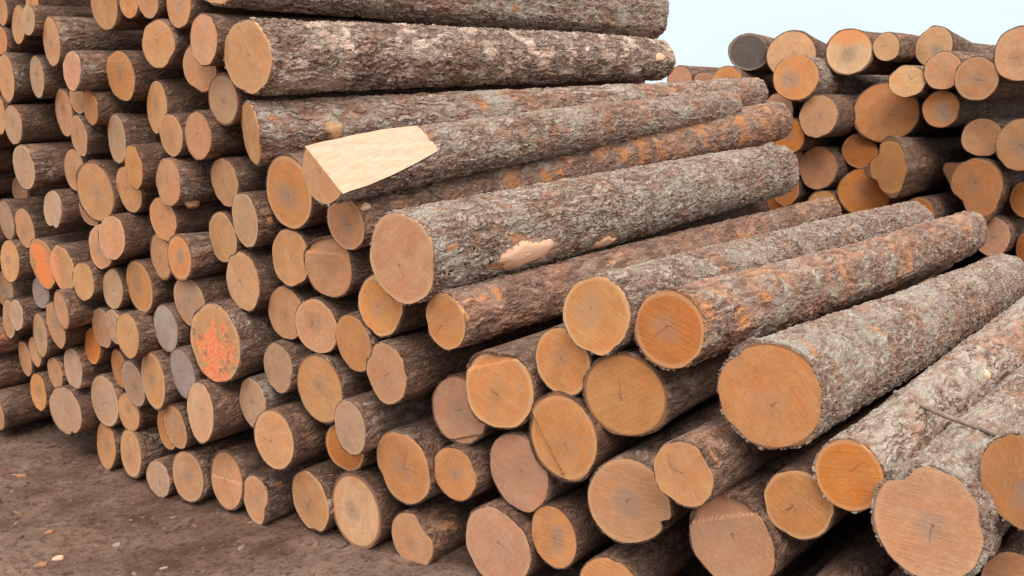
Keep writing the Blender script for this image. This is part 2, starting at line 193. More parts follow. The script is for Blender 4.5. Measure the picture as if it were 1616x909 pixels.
(317,1.744,2.675,0.695,0.6029,0.7976,0.0177,3.500,0.0906,0.0779,'x',0.00,''),
(318,1.871,2.577,0.799,0.6029,0.7976,0.0177,3.500,0.0982,0.0844,'x',0.00,''),
(319,-1.581,5.148,2.491,0.6029,0.7976,0.0177,3.500,0.0862,0.0742,'x',0.00,''),
(320,-1.859,5.359,2.498,0.6029,0.7976,0.0177,3.500,0.0813,0.0700,'x',0.00,''),
(321,-2.813,6.079,2.505,0.6029,0.7976,0.0177,3.500,0.0880,0.0756,'x',0.00,''),
(322,-1.723,5.255,2.537,0.6029,0.7976,0.0177,3.500,0.0969,0.0833,'x',0.00,''),
(323,-2.244,5.649,2.538,0.6029,0.7976,0.0177,3.500,0.0858,0.0738,'x',0.00,''),
(324,-1.457,5.054,2.545,0.6029,0.7976,0.0177,3.500,0.0806,0.0693,'x',0.00,''),
(325,-2.481,5.827,2.607,0.6029,0.7976,0.0177,3.500,0.1184,0.1018,'x',0.00,''),
(326,-2.684,5.980,2.607,0.6029,0.7976,0.0177,3.500,0.1066,0.0917,'x',0.00,''),
(327,-1.966,5.437,2.594,0.6029,0.7976,0.0177,3.500,0.0818,0.0704,'x',0.00,''),
(328,-2.144,5.570,2.683,0.6029,0.7976,0.0177,3.500,0.1102,0.0948,'x',0.00,''),
(329,-1.618,5.173,2.659,0.6029,0.7976,0.0177,3.500,0.0861,0.0741,'x',0.00,''),
(330,-3.461,6.625,0.010,0.6029,0.7976,0.0177,3.500,0.1215,0.1045,'x',0.00,''),
(331,-3.674,6.786,0.002,0.6029,0.7976,0.0177,3.500,0.1137,0.0978,'x',0.00,''),
(332,-3.250,6.466,-0.000,0.6029,0.7976,0.0177,3.500,0.1118,0.0962,'x',0.00,''),
(333,-3.578,6.709,0.199,0.6029,0.7976,0.0177,3.500,0.1193,0.1026,'x',0.00,''),
(334,-3.350,6.537,0.187,0.6029,0.7976,0.0177,3.500,0.1074,0.0924,'x',0.00,''),
(335,-3.751,6.838,0.289,0.6029,0.7976,0.0177,3.500,0.1128,0.0970,'x',0.00,''),
(336,-3.444,6.604,0.377,0.6029,0.7976,0.0177,3.500,0.1168,0.1005,'x',0.00,''),
(337,-3.276,6.475,0.421,0.6029,0.7976,0.0177,3.500,0.1008,0.0867,'x',0.00,''),
(338,-3.630,6.743,0.459,0.6029,0.7976,0.0177,3.500,0.1149,0.0988,'x',0.00,''),
(339,-3.111,6.349,0.493,0.6029,0.7976,0.0177,3.500,0.1135,0.0976,'x',0.00,''),
(340,-3.379,6.550,0.579,0.6029,0.7976,0.0177,3.500,0.1034,0.0889,'x',0.00,''),
(341,-3.754,6.832,0.626,0.6029,0.7976,0.0177,3.500,0.1138,0.0979,'x',0.00,''),
(342,-3.552,6.679,0.666,0.6029,0.7976,0.0177,3.500,0.1182,0.1016,'x',0.00,''),
(343,-3.297,6.484,0.764,0.6029,0.7976,0.0177,3.500,0.1077,0.0926,'x',0.00,''),
(344,-3.681,6.773,0.818,0.6029,0.7976,0.0177,3.500,0.1025,0.0882,'x',0.00,''),
(345,-3.463,6.607,0.863,0.6029,0.7976,0.0177,3.500,0.1109,0.0954,'x',0.00,''),
(346,-3.214,6.417,0.957,0.6029,0.7976,0.0177,3.500,0.1095,0.0942,'x',0.00,''),
(347,-3.604,6.711,1.009,0.6029,0.7976,0.0177,3.500,0.1129,0.0971,'x',0.00,''),
(348,-3.374,6.536,1.055,0.6029,0.7976,0.0177,3.500,0.1110,0.0955,'x',0.00,''),
(349,-3.760,6.826,1.130,0.6029,0.7976,0.0177,3.500,0.1138,0.0979,'x',0.00,''),
(350,-3.099,6.326,1.131,0.6029,0.7976,0.0177,3.500,0.1155,0.0993,'x',0.00,''),
(351,-3.509,6.635,1.204,0.6029,0.7976,0.0177,3.500,0.1157,0.0995,'x',0.00,''),
(352,-3.264,6.449,1.218,0.6029,0.7976,0.0177,3.500,0.1057,0.0909,'x',0.00,''),
(353,-3.658,6.745,1.327,0.6029,0.7976,0.0177,3.500,0.1070,0.0920,'x',0.00,''),
(354,-3.391,6.542,1.360,0.6029,0.7976,0.0177,3.500,0.1037,0.0892,'x',0.00,''),
(355,-3.200,6.397,1.408,0.6029,0.7976,0.0177,3.500,0.1038,0.0893,'x',0.00,''),
(356,-3.531,6.645,1.466,0.6029,0.7976,0.0177,3.500,0.1024,0.0881,'x',0.00,''),
(357,-3.760,6.817,1.514,0.6029,0.7976,0.0177,3.500,0.1139,0.0979,'x',0.00,''),
(358,-3.335,6.495,1.566,0.6029,0.7976,0.0177,3.500,0.1180,0.1015,'x',0.00,''),
(359,-3.104,6.320,1.588,0.6029,0.7976,0.0177,3.500,0.1160,0.0998,'x',0.00,''),
(360,-3.608,6.699,1.648,0.6029,0.7976,0.0177,3.500,0.1038,0.0893,'x',0.00,''),
(361,-2.962,6.210,1.717,0.6029,0.7976,0.0177,3.500,0.1010,0.0868,'x',0.00,''),
(362,-3.456,6.582,1.738,0.6029,0.7976,0.0177,3.500,0.1099,0.0945,'x',0.00,''),
(363,-3.759,6.812,1.733,0.6029,0.7976,0.0177,3.500,0.1049,0.0903,'x',0.00,''),
(364,-3.231,6.413,1.750,0.6029,0.7976,0.0177,3.500,0.1100,0.0946,'x',0.00,''),
(365,-3.624,6.707,1.851,0.6029,0.7976,0.0177,3.500,0.1037,0.0892,'x',0.00,''),
(366,-3.082,6.297,1.873,0.6029,0.7976,0.0177,3.500,0.1135,0.0976,'x',0.00,''),
(367,-3.354,6.502,1.929,0.6029,0.7976,0.0177,3.500,0.1216,0.1046,'x',0.00,''),
(368,-3.761,6.808,1.971,0.6029,0.7976,0.0177,3.500,0.1037,0.0892,'x',0.00,''),
(369,-2.936,6.183,2.004,0.6029,0.7976,0.0177,3.500,0.1124,0.0967,'x',0.00,''),
(370,-3.530,6.632,2.022,0.6029,0.7976,0.0177,3.500,0.1066,0.0917,'x',0.00,''),
(371,-3.193,6.377,2.040,0.6029,0.7976,0.0177,3.500,0.1001,0.0861,'x',0.00,''),
(372,-3.677,6.740,2.165,0.6029,0.7976,0.0177,3.500,0.1170,0.1006,'x',0.00,''),
(373,-3.380,6.516,2.159,0.6029,0.7976,0.0177,3.500,0.1117,0.0960,'x',0.00,''),
(374,-3.051,6.268,2.160,0.6029,0.7976,0.0177,3.500,0.1000,0.0860,'x',0.00,''),
(375,-3.221,6.394,2.250,0.6029,0.7976,0.0177,3.500,0.1061,0.0913,'x',0.00,''),
(376,-3.524,6.622,2.296,0.6029,0.7976,0.0177,3.500,0.1167,0.1004,'x',0.00,''),
(377,-2.941,6.181,2.312,0.6029,0.7976,0.0177,3.500,0.1086,0.0934,'x',0.00,''),
(378,-3.773,6.808,2.362,0.6029,0.7976,0.0177,3.500,0.1103,0.0948,'x',0.00,''),
(379,-3.358,6.494,2.378,0.6029,0.7976,0.0177,3.500,0.1029,0.0885,'x',0.00,''),
(380,-3.096,6.296,2.389,0.6029,0.7976,0.0177,3.500,0.1012,0.0870,'x',0.00,''),
(481,2.459,8.395,0.207,0.6459,0.7634,-0.0106,3.000,0.1535,0.1320,'x',0.00,''),
(482,3.765,7.290,0.237,0.6459,0.7634,-0.0106,3.000,0.1841,0.1583,'x',0.00,''),
(483,1.267,9.403,0.190,0.6459,0.7634,-0.0106,3.000,0.1368,0.1177,'x',0.00,''),
(484,3.293,7.689,0.223,0.6459,0.7634,-0.0106,3.000,0.1702,0.1464,'x',0.00,''),
(485,2.983,7.951,0.224,0.6459,0.7634,-0.0106,3.000,0.1713,0.1473,'x',0.00,''),
(486,1.897,8.870,0.206,0.6459,0.7634,-0.0106,3.000,0.1531,0.1317,'x',0.00,''),
(487,2.158,8.649,0.195,0.6459,0.7634,-0.0106,3.000,0.1420,0.1221,'x',0.00,''),
(488,1.631,9.096,0.239,0.6459,0.7634,-0.0106,3.000,0.1857,0.1597,'x',0.00,''),
(489,2.705,8.186,0.204,0.6459,0.7634,-0.0106,3.000,0.1508,0.1297,'x',0.00,''),
(490,3.513,7.504,0.319,0.6459,0.7634,-0.0106,3.000,0.1343,0.1155,'x',0.00,''),
(491,1.134,9.520,0.443,0.6459,0.7634,-0.0106,3.000,0.1736,0.1493,'x',0.00,''),
(492,1.417,9.280,0.449,0.6459,0.7634,-0.0106,3.000,0.1685,0.1449,'x',0.00,''),
(493,2.288,8.542,0.420,0.6459,0.7634,-0.0106,3.000,0.1394,0.1199,'x',0.00,''),
(494,2.047,8.747,0.439,0.6459,0.7634,-0.0106,3.000,0.1465,0.1260,'x',0.00,''),
(495,2.593,8.286,0.504,0.6459,0.7634,-0.0106,3.000,0.1866,0.1604,'x',0.00,''),
(496,3.147,7.816,0.468,0.6459,0.7634,-0.0106,3.000,0.1390,0.1196,'x',0.00,''),
(497,2.835,8.080,0.460,0.6459,0.7634,-0.0106,3.000,0.1308,0.1125,'x',0.00,''),
(498,1.804,8.953,0.482,0.6459,0.7634,-0.0106,3.000,0.1406,0.1210,'x',0.00,''),
(499,3.661,7.383,0.550,0.6459,0.7634,-0.0106,3.000,0.1608,0.1383,'x',0.00,''),
(500,3.383,7.618,0.588,0.6459,0.7634,-0.0106,3.000,0.1871,0.1609,'x',0.00,''),
(501,1.609,9.120,0.651,0.6459,0.7634,-0.0106,3.000,0.1538,0.1323,'x',0.00,''),
(502,2.978,7.962,0.667,0.6459,0.7634,-0.0106,3.000,0.1463,0.1258,'x',0.00,''),
(503,2.186,8.632,0.659,0.6459,0.7634,-0.0106,3.000,0.1382,0.1189,'x',0.00,''),
(504,1.953,8.830,0.712,0.6459,0.7634,-0.0106,3.000,0.1553,0.1336,'x',0.00,''),
(505,1.269,9.409,0.700,0.6459,0.7634,-0.0106,3.000,0.1310,0.1127,'x',0.00,''),
(506,2.393,8.458,0.738,0.6459,0.7634,-0.0106,3.000,0.1448,0.1245,'x',0.00,''),
(507,2.754,8.152,0.750,0.6459,0.7634,-0.0106,3.000,0.1327,0.1141,'x',0.00,''),
(508,3.824,7.248,0.791,0.6459,0.7634,-0.0106,3.000,0.1619,0.1392,'x',0.00,''),
(509,3.152,7.817,0.833,0.6459,0.7634,-0.0106,3.000,0.1324,0.1138,'x',0.00,''),
(510,1.437,9.269,0.845,0.6459,0.7634,-0.0106,3.000,0.1324,0.1139,'x',0.00,''),
(511,1.758,8.997,0.855,0.6459,0.7634,-0.0106,3.000,0.1303,0.1121,'x',0.00,''),
(512,1.141,9.520,0.906,0.6459,0.7634,-0.0106,3.000,0.1328,0.1142,'x',0.00,''),
(513,2.401,8.455,1.018,0.6459,0.7634,-0.0106,3.000,0.1374,0.1182,'x',0.00,''),
(514,1.596,9.136,1.053,0.6459,0.7634,-0.0106,3.000,0.1597,0.1373,'x',0.00,''),
]
SCARS = [(132, 2.35, 0.05, 0.045, 0.05, 'flap'), (132, 0.45, 0.09, 0.07, 0.045, 'flap'), (132, -0.2, 0.05, 0.04, 0.03, 'flap'), (119, 2.25, 0.03, 0.03, 0.05, 'flap'), (116, 1.3, 0.05, 0.05, 0.05, 'flap'), (126, 1.2, 0.04, 0.035, 0.05, 'flap'), (87, -0.349, 0.57, 0.17, 0.07, 'scar'), (87, -0.698, 1.21, 0.1, 0.04, 'scar'), (18, -0.035, 0.373, 0.055, 0.045, 'stub'), (13, 0.105, 3.255, 0.075, 0.035, 'scar'), (119, 0.262, 0.435, 0.03, 0.075, 'bare'), (131, 0.559, 1.06, 0.022, 0.02, 'scar'), (117, 0.838, 0.193, 0.045, 0.04, 'bare'), (117, 0.489, 1.181, 0.05, 0.03, 'bare'), (117, -0.244, 1.856, 0.06, 0.02, 'bare'), (86, 0.681, 1.461, 0.05, 0.03, 'bare'), (86, 0.908, 1.74, 0.035, 0.03, 'bare'), (86, 0.506, 2.247, 0.025, 0.05, 'bare'), (138, -0.332, 1.941, 0.06, 0.05, 'bare'), (77, -1.1, 0.09, 0.05, 0.022, 'stub'), (86, 0.663, 0.022, 0.03, 0.018, 'scar'), (118, 1.152, 1.192, 0.05, 0.02, 'bare'), (119, 0.96, 1.205, 0.1, 0.03, 'bare'), (107, 0.471, 0.035, 0.09, 0.05, 'bare'), (83, 0.0, 0.005, 0.05, 0.03, 'bare'), (127, 0.663, 0.03, 0.02, 0.06, 'bare'), (104, 0.733, 0.005, 0.06, 0.035, 'bare'), (87, 0.244, 0.025, 0.06, 0.02, 'bare')]
STICK = ((1.311, 3.637, 0.943), (1.509, 3.266, 0.909), 0.0095)
CHIPS = [(-2.057, 4.667, 0.026, 0.018, 0.009, 0.3, 'w', 'pale tan wood chip on the dirt beside an orange bark shard', 'wood_chip', 0), (-2.104, 4.6, 0.034, 0.016, 0.008, 0.5, 'i', 'orange-brown bark shard on the dirt beside a pale wood chip', 'bark_piece', 1), (-2.707, 5.736, 0.045, 0.014, 0.008, -0.2, 'i', 'reddish bark sliver on the dirt near the left border', 'bark_piece', 2), (-1.832, 4.793, 0.02, 0.016, 0.012, 0.2, 'g', 'small grey stone-like chip alone on the dirt', 'wood_chip', 3), (-1.86, 5.055, 0.013, 0.009, 0.006, 0.9, 'i', 'tiny rusty chip on bare dirt below the stack', 'wood_chip', 4), (-1.535, 4.535, 0.018, 0.008, 0.005, 0.1, 'g', 'flat greyish sliver at the bottom border of the dirt', 'wood_chip', 5), (-2.21, 4.947, 0.025, 0.015, 0.01, 1.0, 'i', 'small rusty bark crumb above the pale wood chip', 'bark_piece', 6)]
C = bpy.context.scene.collection
PITCH = 0.1874674374492839
PI = math.pi
HERO = {13, 18, 85, 86, 87, 116, 117, 118, 119, 131, 132, 133, 138}
MID = {11, 22, 23, 77, 74, 76, 96, 97, 107, 102, 103, 108, 122, 123, 126, 127, 128, 130, 121, 120, 106, 101, 95, 84, 201, 208, 221, 212, 135, 99, 94, 104, 227, 228, 204, 203}

# ------------------------------------------------------------------ nodes
class NT:
    def __init__(s, tree):
        s.t = tree; s.n = tree.nodes; s.l = tree.links
    def node(s, typ, **kw):
        n = s.n.new(typ)
        for k, v in kw.items(): setattr(n, k, v)
        return n
    def put(s, sock, v):
        if hasattr(v, 'is_output') or isinstance(v, bpy.types.NodeSocket): s.l.new(v, sock)
        else:
            if hasattr(sock.default_value, '__len__') and not hasattr(v, '__len__'): v = (v,) * len(sock.default_value)
            if hasattr(sock.default_value, '__len__') and len(sock.default_value) == 4 and len(v) == 3: v = (*v, 1)
            sock.default_value = v
    def m(s, op, a, b=None, c=None, clamp=False):
        n = s.node('ShaderNodeMath', operation=op, use_clamp=clamp)
        s.put(n.inputs[0], a)
        if b is not None: s.put(n.inputs[1], b)
        if c is not None: s.put(n.inputs[2], c)
        return n.outputs[0]
    def v(s, op, a, b=None, out=0):
        n = s.node('ShaderNodeVectorMath', operation=op)
        s.put(n.inputs[0], a)
        if b is not None:
            if op == 'SCALE': s.put(n.inputs['Scale'], b)
            else: s.put(n.inputs[1], b)
        return n.outputs['Value'] if op in ('LENGTH', 'DOT_PRODUCT', 'DISTANCE') else n.outputs[0]
    def rng(s, x, a, b, c=0.0, d=1.0, smooth=True):
        n = s.node('ShaderNodeMapRange', interpolation_type='SMOOTHSTEP' if smooth else 'LINEAR')
        n.clamp = True
        s.put(n.inputs[0], x); s.put(n.inputs[1], a); s.put(n.inputs[2], b); s.put(n.inputs[3], c); s.put(n.inputs[4], d)
        return n.outputs[0]
    def mix(s, f, a, b, blend='MIX'):
        n = s.node('ShaderNodeMix', data_type='RGBA', blend_type=blend)
        s.put(n.inputs[0], f); s.put(n.inputs[6], a); s.put(n.inputs[7], b)
        return n.outputs[2]
    def noise(s, vec, scale, detail=3.0, rough=0.55, dist=0.0, color=False):
        n = s.node('ShaderNodeTexNoise')
        s.put(n.inputs['Vector'], vec); s.put(n.inputs['Scale'], scale); s.put(n.inputs['Detail'], detail)
        s.put(n.inputs['Roughness'], rough); s.put(n.inputs['Distortion'], dist)
        return n.outputs[1] if color else n.outputs[0]
    def voro(s, vec, scale, feature='F1', out=0, rnd=1.0):
        n = s.node('ShaderNodeTexVoronoi', feature=feature)
        s.put(n.inputs['Vector'], vec); s.put(n.inputs['Scale'], scale); s.put(n.inputs['Randomness'], rnd)
        return n.outputs[out]
    def comb(s, x, y, z):
        n = s.node('ShaderNodeCombineXYZ'); s.put(n.inputs[0], x); s.put(n.inputs[1], y); s.put(n.inputs[2], z); return n.outputs[0]
    def sep(s, vec):
        n = s.node('ShaderNodeSeparateXYZ'); s.put(n.inputs[0], vec); return n.outputs

def new_mat(name):
    m = bpy.data.materials.new(name); m.use_nodes = True
    m.node_tree.nodes.clear(); T = NT(m.node_tree)
    out = T.node('ShaderNodeOutputMaterial'); b = T.node('ShaderNodeBsdfPrincipled')
    T.l.new(b.outputs[0], out.inputs[0])
    return m, T, b, out

def shift(T, obj_co, rnd, k=37.0):
    a = T.m('MULTIPLY', rnd, k); b = T.m('MULTIPLY', rnd, k * 2.7); c = T.m('MULTIPLY', rnd, k * 5.3)
    return T.v('ADD', obj_co, T.comb(a, b, c))

def bark_material(name, displaced):
    m, T, b, out = new_mat(name)
    co = T.node('ShaderNodeTexCoord').outputs['Object']
    oi = T.node('ShaderNodeObjectInfo')
    rnd = oi.outputs['Random']; par = T.sep(oi.outputs['Color'])   # x: grey lichen, y: rust / bare, z: pale peel
    P = shift(T, co, rnd)
    warp = T.v('SCALE', T.v('SUBTRACT', T.noise(P, 11.0, 3.0, color=True), (.5, .5, .5)), .075)
    Q = T.v('SCALE', T.v('ADD', P, warp), T.m('ADD', .68, T.m('MULTIPLY', T.m('FRACT', T.m('MULTIPLY', rnd, 43.7)), .62)))
    St = T.v('MULTIPLY', Q, (1.0, 0.21, 1.0))          # flakes longer along the trunk
    St2 = T.v('MULTIPLY', Q, (1.0, 0.45, 1.0))
    n1 = T.noise(St, 46.0, 5.0, .62)
    n2 = T.noise(St2, 120.0, 3.0, .62)
    n3 = T.noise(P, 5.0, 3.0, .6)
    n4 = T.noise(T.v('ADD', P, (9.1, 3.3, 1.7)), 3.4, 4.0, .62)
    n5 = T.noise(T.v('ADD', T.v('MULTIPLY', Q, (1, .6, 1)), (5.1, 7.3, 2.7)), 11.0, 4.0, .65)
    ridge = T.m('ABSOLUTE', T.m('SUBTRACT', T.noise(T.v('ADD', St, (2.2, 4.1, .7)), 38.0, 2.5, .5), .5))
    deep = T.rng(n4, .62, .35, .3, 1.0)                 # furrows are deep in some stretches, shallow in others
    plate = T.m('SUBTRACT', 1.0, T.m('MULTIPLY', T.rng(ridge, .065, .0), deep))
    cellc = T.node('ShaderNodeTexVoronoi', feature='F1')
    T.put(cellc.inputs['Vector'], St2); T.put(cellc.inputs['Scale'], 62.0)
    cell = T.sep(cellc.outputs['Color'])
    flake = T.rng(cellc.outputs['Distance'], .62, .15)
    rough_n = T.rng(n1, .30, .70)
    fs = oi.outputs['Alpha']
    lr = T.m('ABSOLUTE', T.m('SUBTRACT', T.noise(T.v('ADD', T.v('MULTIPLY', Q, (1.0, .15, 1.0)), (7.7, .4, 3.1)), 27.0, 3.0, .55, .4), .5))
    lf = T.m('MULTIPLY', T.rng(lr, .075, .012), T.m('MULTIPLY', fs, T.rng(n3, .30, .55)))
    h = T.m('ADD', T.m('MULTIPLY', plate, .50), T.m('ADD', T.m('MULTIPLY', rough_n, .62), T.m('ADD', T.m('MULTIPLY', flake, .15), T.m('MULTIPLY', cell[0], .22))))
    h = T.m('SUBTRACT', h, T.m('MULTIPLY', lf, .75))
    # colour of the bark itself
    furrow = T.mix(n2, (.085, .046, .033), (.150, .084, .060))
    brown = T.mix(T.rng(n1, .3, .7), T.mix(par[0], (.095, .050, .034), (.180, .102, .074)), T.mix(par[0], (.235, .136, .094), (.385, .240, .178)))
    grey = T.mix(T.rng(n2, .28, .74), (.30, .240, .198), (.49, .415, .35))
    gm = T.m('ADD', T.m('MULTIPLY', cell[1], .24), T.m('ADD', T.m('MULTIPLY', n5, .72), T.m('MULTIPLY', n2, .26)))
    top = T.mix(T.rng(gm, T.m('SUBTRACT', .86, T.m('MULTIPLY', par[0], .42)), T.m('SUBTRACT', 1.0, T.m('MULTIPLY', par[0], .30))), brown, grey)
    lich = T.m('MULTIPLY', T.rng(n4, .48, .64), T.m('MULTIPLY', par[0], .7))
    top = T.mix(T.m('MULTIPLY', lich, T.rng(n1, .38, .6)), top, T.mix(n2, (.285, .265, .215), (.47, .44, .37)))
    col = T.mix(T.m('MULTIPLY', T.rng(plate, .2, .95, .15, 1.0), T.rng(n1, .20, .50, .35, 1.0)), furrow, top)
    col = T.mix(T.m('MULTIPLY', lf, .62), col, furrow)
    # reddish inner bark where the outer plates rubbed off
    rust = T.m('MULTIPLY', T.rng(T.m('ADD', n3, T.m('MULTIPLY', T.m('SUBTRACT', n5, .5), .9)), T.m('SUBTRACT', .80, T.m('MULTIPLY', par[1], .42)), T.m('SUBTRACT', .90, T.m('MULTIPLY', par[1], .38))), T.rng(n2, .25, .55, .35, .9))
    col = T.mix(rust, col, T.mix(T.rng(n1, .3, .7), (.18, .080, .050), (.44, .245, .165)))
    orange = T.m('MULTIPLY', T.rng(n5, T.m('SUBTRACT', .80, T.m('MULTIPLY', par[1], .26)), T.m('SUBTRACT', .86, T.m('MULTIPLY', par[1], .26))), T.rng(n4, .36, .54))
    col = T.mix(T.m('MULTIPLY', orange, .85), col, T.mix(n2, (.44, .145, .045), (.62, .30, .13)))
    peel = T.rng(T.m('ADD', n5, T.m('MULTIPLY', T.m('SUBTRACT', n4, .5), .7)), T.m('SUBTRACT', .95, T.m('MULTIPLY', par[2], .42)), T.m('SUBTRACT', 1.02, T.m('MULTIPLY', par[2], .42)))
    col = T.mix(T.m('MULTIPLY', T.m('MULTIPLY', peel, .85), T.rng(n2, .3, .5, .3, 1.0)), col, T.mix(T.rng(n1, .3, .7), (.42, .24, .17), (.74, .58, .48)))
    T.put(b.inputs['Base Color'], col)
    T.put(b.inputs['Roughness'], .92); T.put(b.inputs['Specular IOR Level'], .2)
    hh = T.m('SUBTRACT', h, T.m('MULTIPLY', T.m('MAXIMUM', rust, T.m('MAXIMUM', orange, peel)), .35))
    if displaced:
        d = T.node('ShaderNodeDisplacement')
        T.put(d.inputs['Height'], hh); T.put(d.inputs['Midlevel'], .85); T.put(d.inputs['Scale'], .0125)
        T.l.new(d.outputs[0], out.inputs['Displacement'])
        m.displacement_method = 'BOTH'
    else:
        bp = T.node('ShaderNodeBump'); T.put(bp.inputs['Strength'], 1.0); T.put(bp.inputs['Distance'], .011)
        T.put(bp.inputs['Height'], hh); T.l.new(bp.outputs[0], b.inputs['Normal'])
    return m

def wood_material(name, paint=None):
    m, T, b, out = new_mat(name)
    co = T.node('ShaderNodeTexCoord').outputs['Object']
    oi = T.node('ShaderNodeObjectInfo')
    rnd = oi.outputs['Random']; R = oi.outputs['Alpha']; base = oi.outputs['Color']
    x, y, z = T.sep(co)
    def frac(k): return T.m('FRACT', T.m('MULTIPLY', rnd, k))
    flat = T.comb(x, 0.0, z)
    P = shift(T, flat, rnd, 61.0)
    off = T.comb(T.m('MULTIPLY', T.m('SUBTRACT', frac(17.3), .5), T.m('MULTIPLY', R, .35)), 0.0, T.m('MULTIPLY', T.m('SUBTRACT', frac(29.7), .5), T.m('MULTIPLY', R, .35)))
    pc = T.v('SUBTRACT', flat, off)
    wob = T.v('SCALE', T.v('SUBTRACT', T.noise(P, 7.0, 2.0, color=True), (.5, .5, .5)), .022)
    pw = T.v('ADD', pc, T.v('MULTIPLY', wob, (1, 0, 1)))
    r = T.v('LENGTH', pw); rr = T.m('DIVIDE', T.v('LENGTH', flat), R); rp = T.m('DIVIDE', r, R)
    ringn = T.m('ADD', T.m('MULTIPLY', r, T.m('ADD', 900.0, T.m('MULTIPLY', frac(7.7), 700.0))), T.m('MULTIPLY', T.noise(P, 30.0, 2.0), 3.0))
    rings = T.m('MULTIPLY', T.m('ADD', T.m('SINE', ringn), 1.0), .5)
    rings = T.m('MULTIPLY', rings, T.rng(T.noise(P, 14.0, 2.0), .35, .65))
    n1 = T.noise(P, 11.0, 4.0, .6); n2 = T.noise(P, 60.0, 4.0, .65); n3 = T.noise(T.v('ADD', P, (3.3, 0, 8.8)), 9.0, 3.0, .55)
    n4 = T.noise(P, 240.0, 2.0, .6)
    # large uneven tone, rings
    col = T.mix(T.m('MULTIPLY', T.rng(n1, .3, .72), .60), base, T.mix(1.0, base, (.68, .58, .50), 'MULTIPLY'))
    col = T.mix(T.m('MULTIPLY', T.rng(n3, .45, .68), .55), col, T.mix(1.0, base, (1.06, .80, .58), 'MULTIPLY'))
    col = T.mix(T.m('MULTIPLY', T.rng(n2, .45, .70), .38), col, T.mix(1.0, base, (1.2, 1.26, 1.36), 'MULTIPLY'))
    col = T.mix(T.m('MULTIPLY', rings, .42), col, T.mix(1.0, base, (.70, .60, .50), 'MULTIPLY'))
    # heartwood: darker, greyer, of uneven extent
    heart = T.m('MULTIPLY', T.rng(T.m('ADD', rp, T.m('MULTIPLY', T.m('SUBTRACT', n1, .5), 1.1)), .16, T.m('ADD', .34, T.m('MULTIPLY', frac(3.9), .3)), 1.0, 0.0), T.rng(frac(11.1), .25, .9, 0.05, .75, False))
    col = T.mix(heart, col, T.mix(frac(41.0), (.30, .225, .185), (.36, .18, .09)))
    blot = T.noise(T.v('ADD', P, (6.1, 0, 2.4)), 20.0, 4.0, .68)
    col = T.mix(T.m('MULTIPLY', T.rng(blot, .52, .70), T.rng(frac(15.7), .2, 1.0, .05, .5, False)), col, T.mix(frac(21.9), (.30, .19, .13), (.34, .25, .205)))
    pith = T.rng(rp, .015, .06, .75, 0.0)
    col = T.mix(pith, col, (.20, .12, .08))
    # saw marks: parallel scratches, one direction per log
    ang = T.m('MULTIPLY', frac(5.7), 3.14)
    d1 = T.m('ADD', T.m('MULTIPLY', x, T.m('COSINE', ang)), T.m('MULTIPLY', z, T.m('SINE', ang)))
    d2 = T.m('SUBTRACT', T.m('MULTIPLY', z, T.m('COSINE', ang)), T.m('MULTIPLY', x, T.m('SINE', ang)))
    sv = T.comb(T.m('ADD', T.m('MULTIPLY', d1, 130.0), T.m('MULTIPLY', rnd, 90.0)), T.m('MULTIPLY', d2, 9.0), 0.0)
    saw = T.noise(sv, 1.0, 2.0, .5)
    col = T.mix(T.m('MULTIPLY', T.rng(saw, .5, .75), .27), col, T.mix(1.0, base, (.66, .58, .50), 'MULTIPLY'))
    col = T.mix(T.m('MULTIPLY', T.rng(saw, .5, .3), .16), col, T.mix(1.0, base, (1.2, 1.22, 1.25), 'MULTIPLY'))
    # drying checks running out from the pith
    checks = None
    nz = T.m('MULTIPLY', T.m('SUBTRACT', T.noise(P, 24.0, 3.0), .5), .022)
    px, _, pz = T.sep(pc)
    for k, (ka, kl) in enumerate(((13.1, .75), (19.9, .55), (23.7, .5), (31.3, .85))):
        a = T.m('MULTIPLY', frac(ka), 6.283)
        u = T.m('ADD', T.m('MULTIPLY', px, T.m('COSINE', a)), T.m('MULTIPLY', pz, T.m('SINE', a)))
        w = T.m('ADD', T.m('SUBTRACT', T.m('MULTIPLY', pz, T.m('COSINE', a)), T.m('MULTIPLY', px, T.m('SINE', a))), nz)
        ur = T.m('DIVIDE', u, R)
        ln = T.m('MULTIPLY', T.rng(frac(ka * 3.1), .15, 1.0, 0.0, 1.0, False), kl)
        wid = T.m('MULTIPLY', T.m('MULTIPLY', T.rng(ur, -.03, .08), T.rng(ur, T.m('MULTIPLY', ln, .2), ln, 1.0, 0.0)), .0017)
        c = T.m('MULTIPLY', T.m('LESS_THAN', T.m('ABSOLUTE', w), wid), T.m('GREATER_THAN', frac(ka * 7.3), .38 + .12 * k))
        checks = c if checks is None else T.m('MAXIMUM', checks, c)
    col = T.mix(T.m('MULTIPLY', checks, .62), col, (.13, .07, .045))
    # dirt and small knots
    dirt = T.rng(T.noise(T.v('ADD', P, (1.1, 0, 4.4)), 38.0, 4.0, .7), .67, .74)
    col = T.mix(T.m('MULTIPLY', dirt, .55), col, (.16, .10, .07))
    # rim: a paler sapwood band, then the thin dark cambium
    sap = T.m('MULTIPLY', T.rng(T.m('ADD', rr, T.m('MULTIPLY', T.m('SUBTRACT', n1, .5), .14)), .84, .92), T.rng(frac(8.3), .3, .9, 0.0, .6, False))
    col = T.mix(sap, col, T.mix(.5, base, (.66, .45, .27)))
    rim = T.rng(T.m('ADD', rr, T.m('MULTIPLY', T.m('SUBTRACT', n2, .5), .05)), .968, .992)
    col = T.mix(T.m('MULTIPLY', rim, .75), col, (.17, .075, .04))
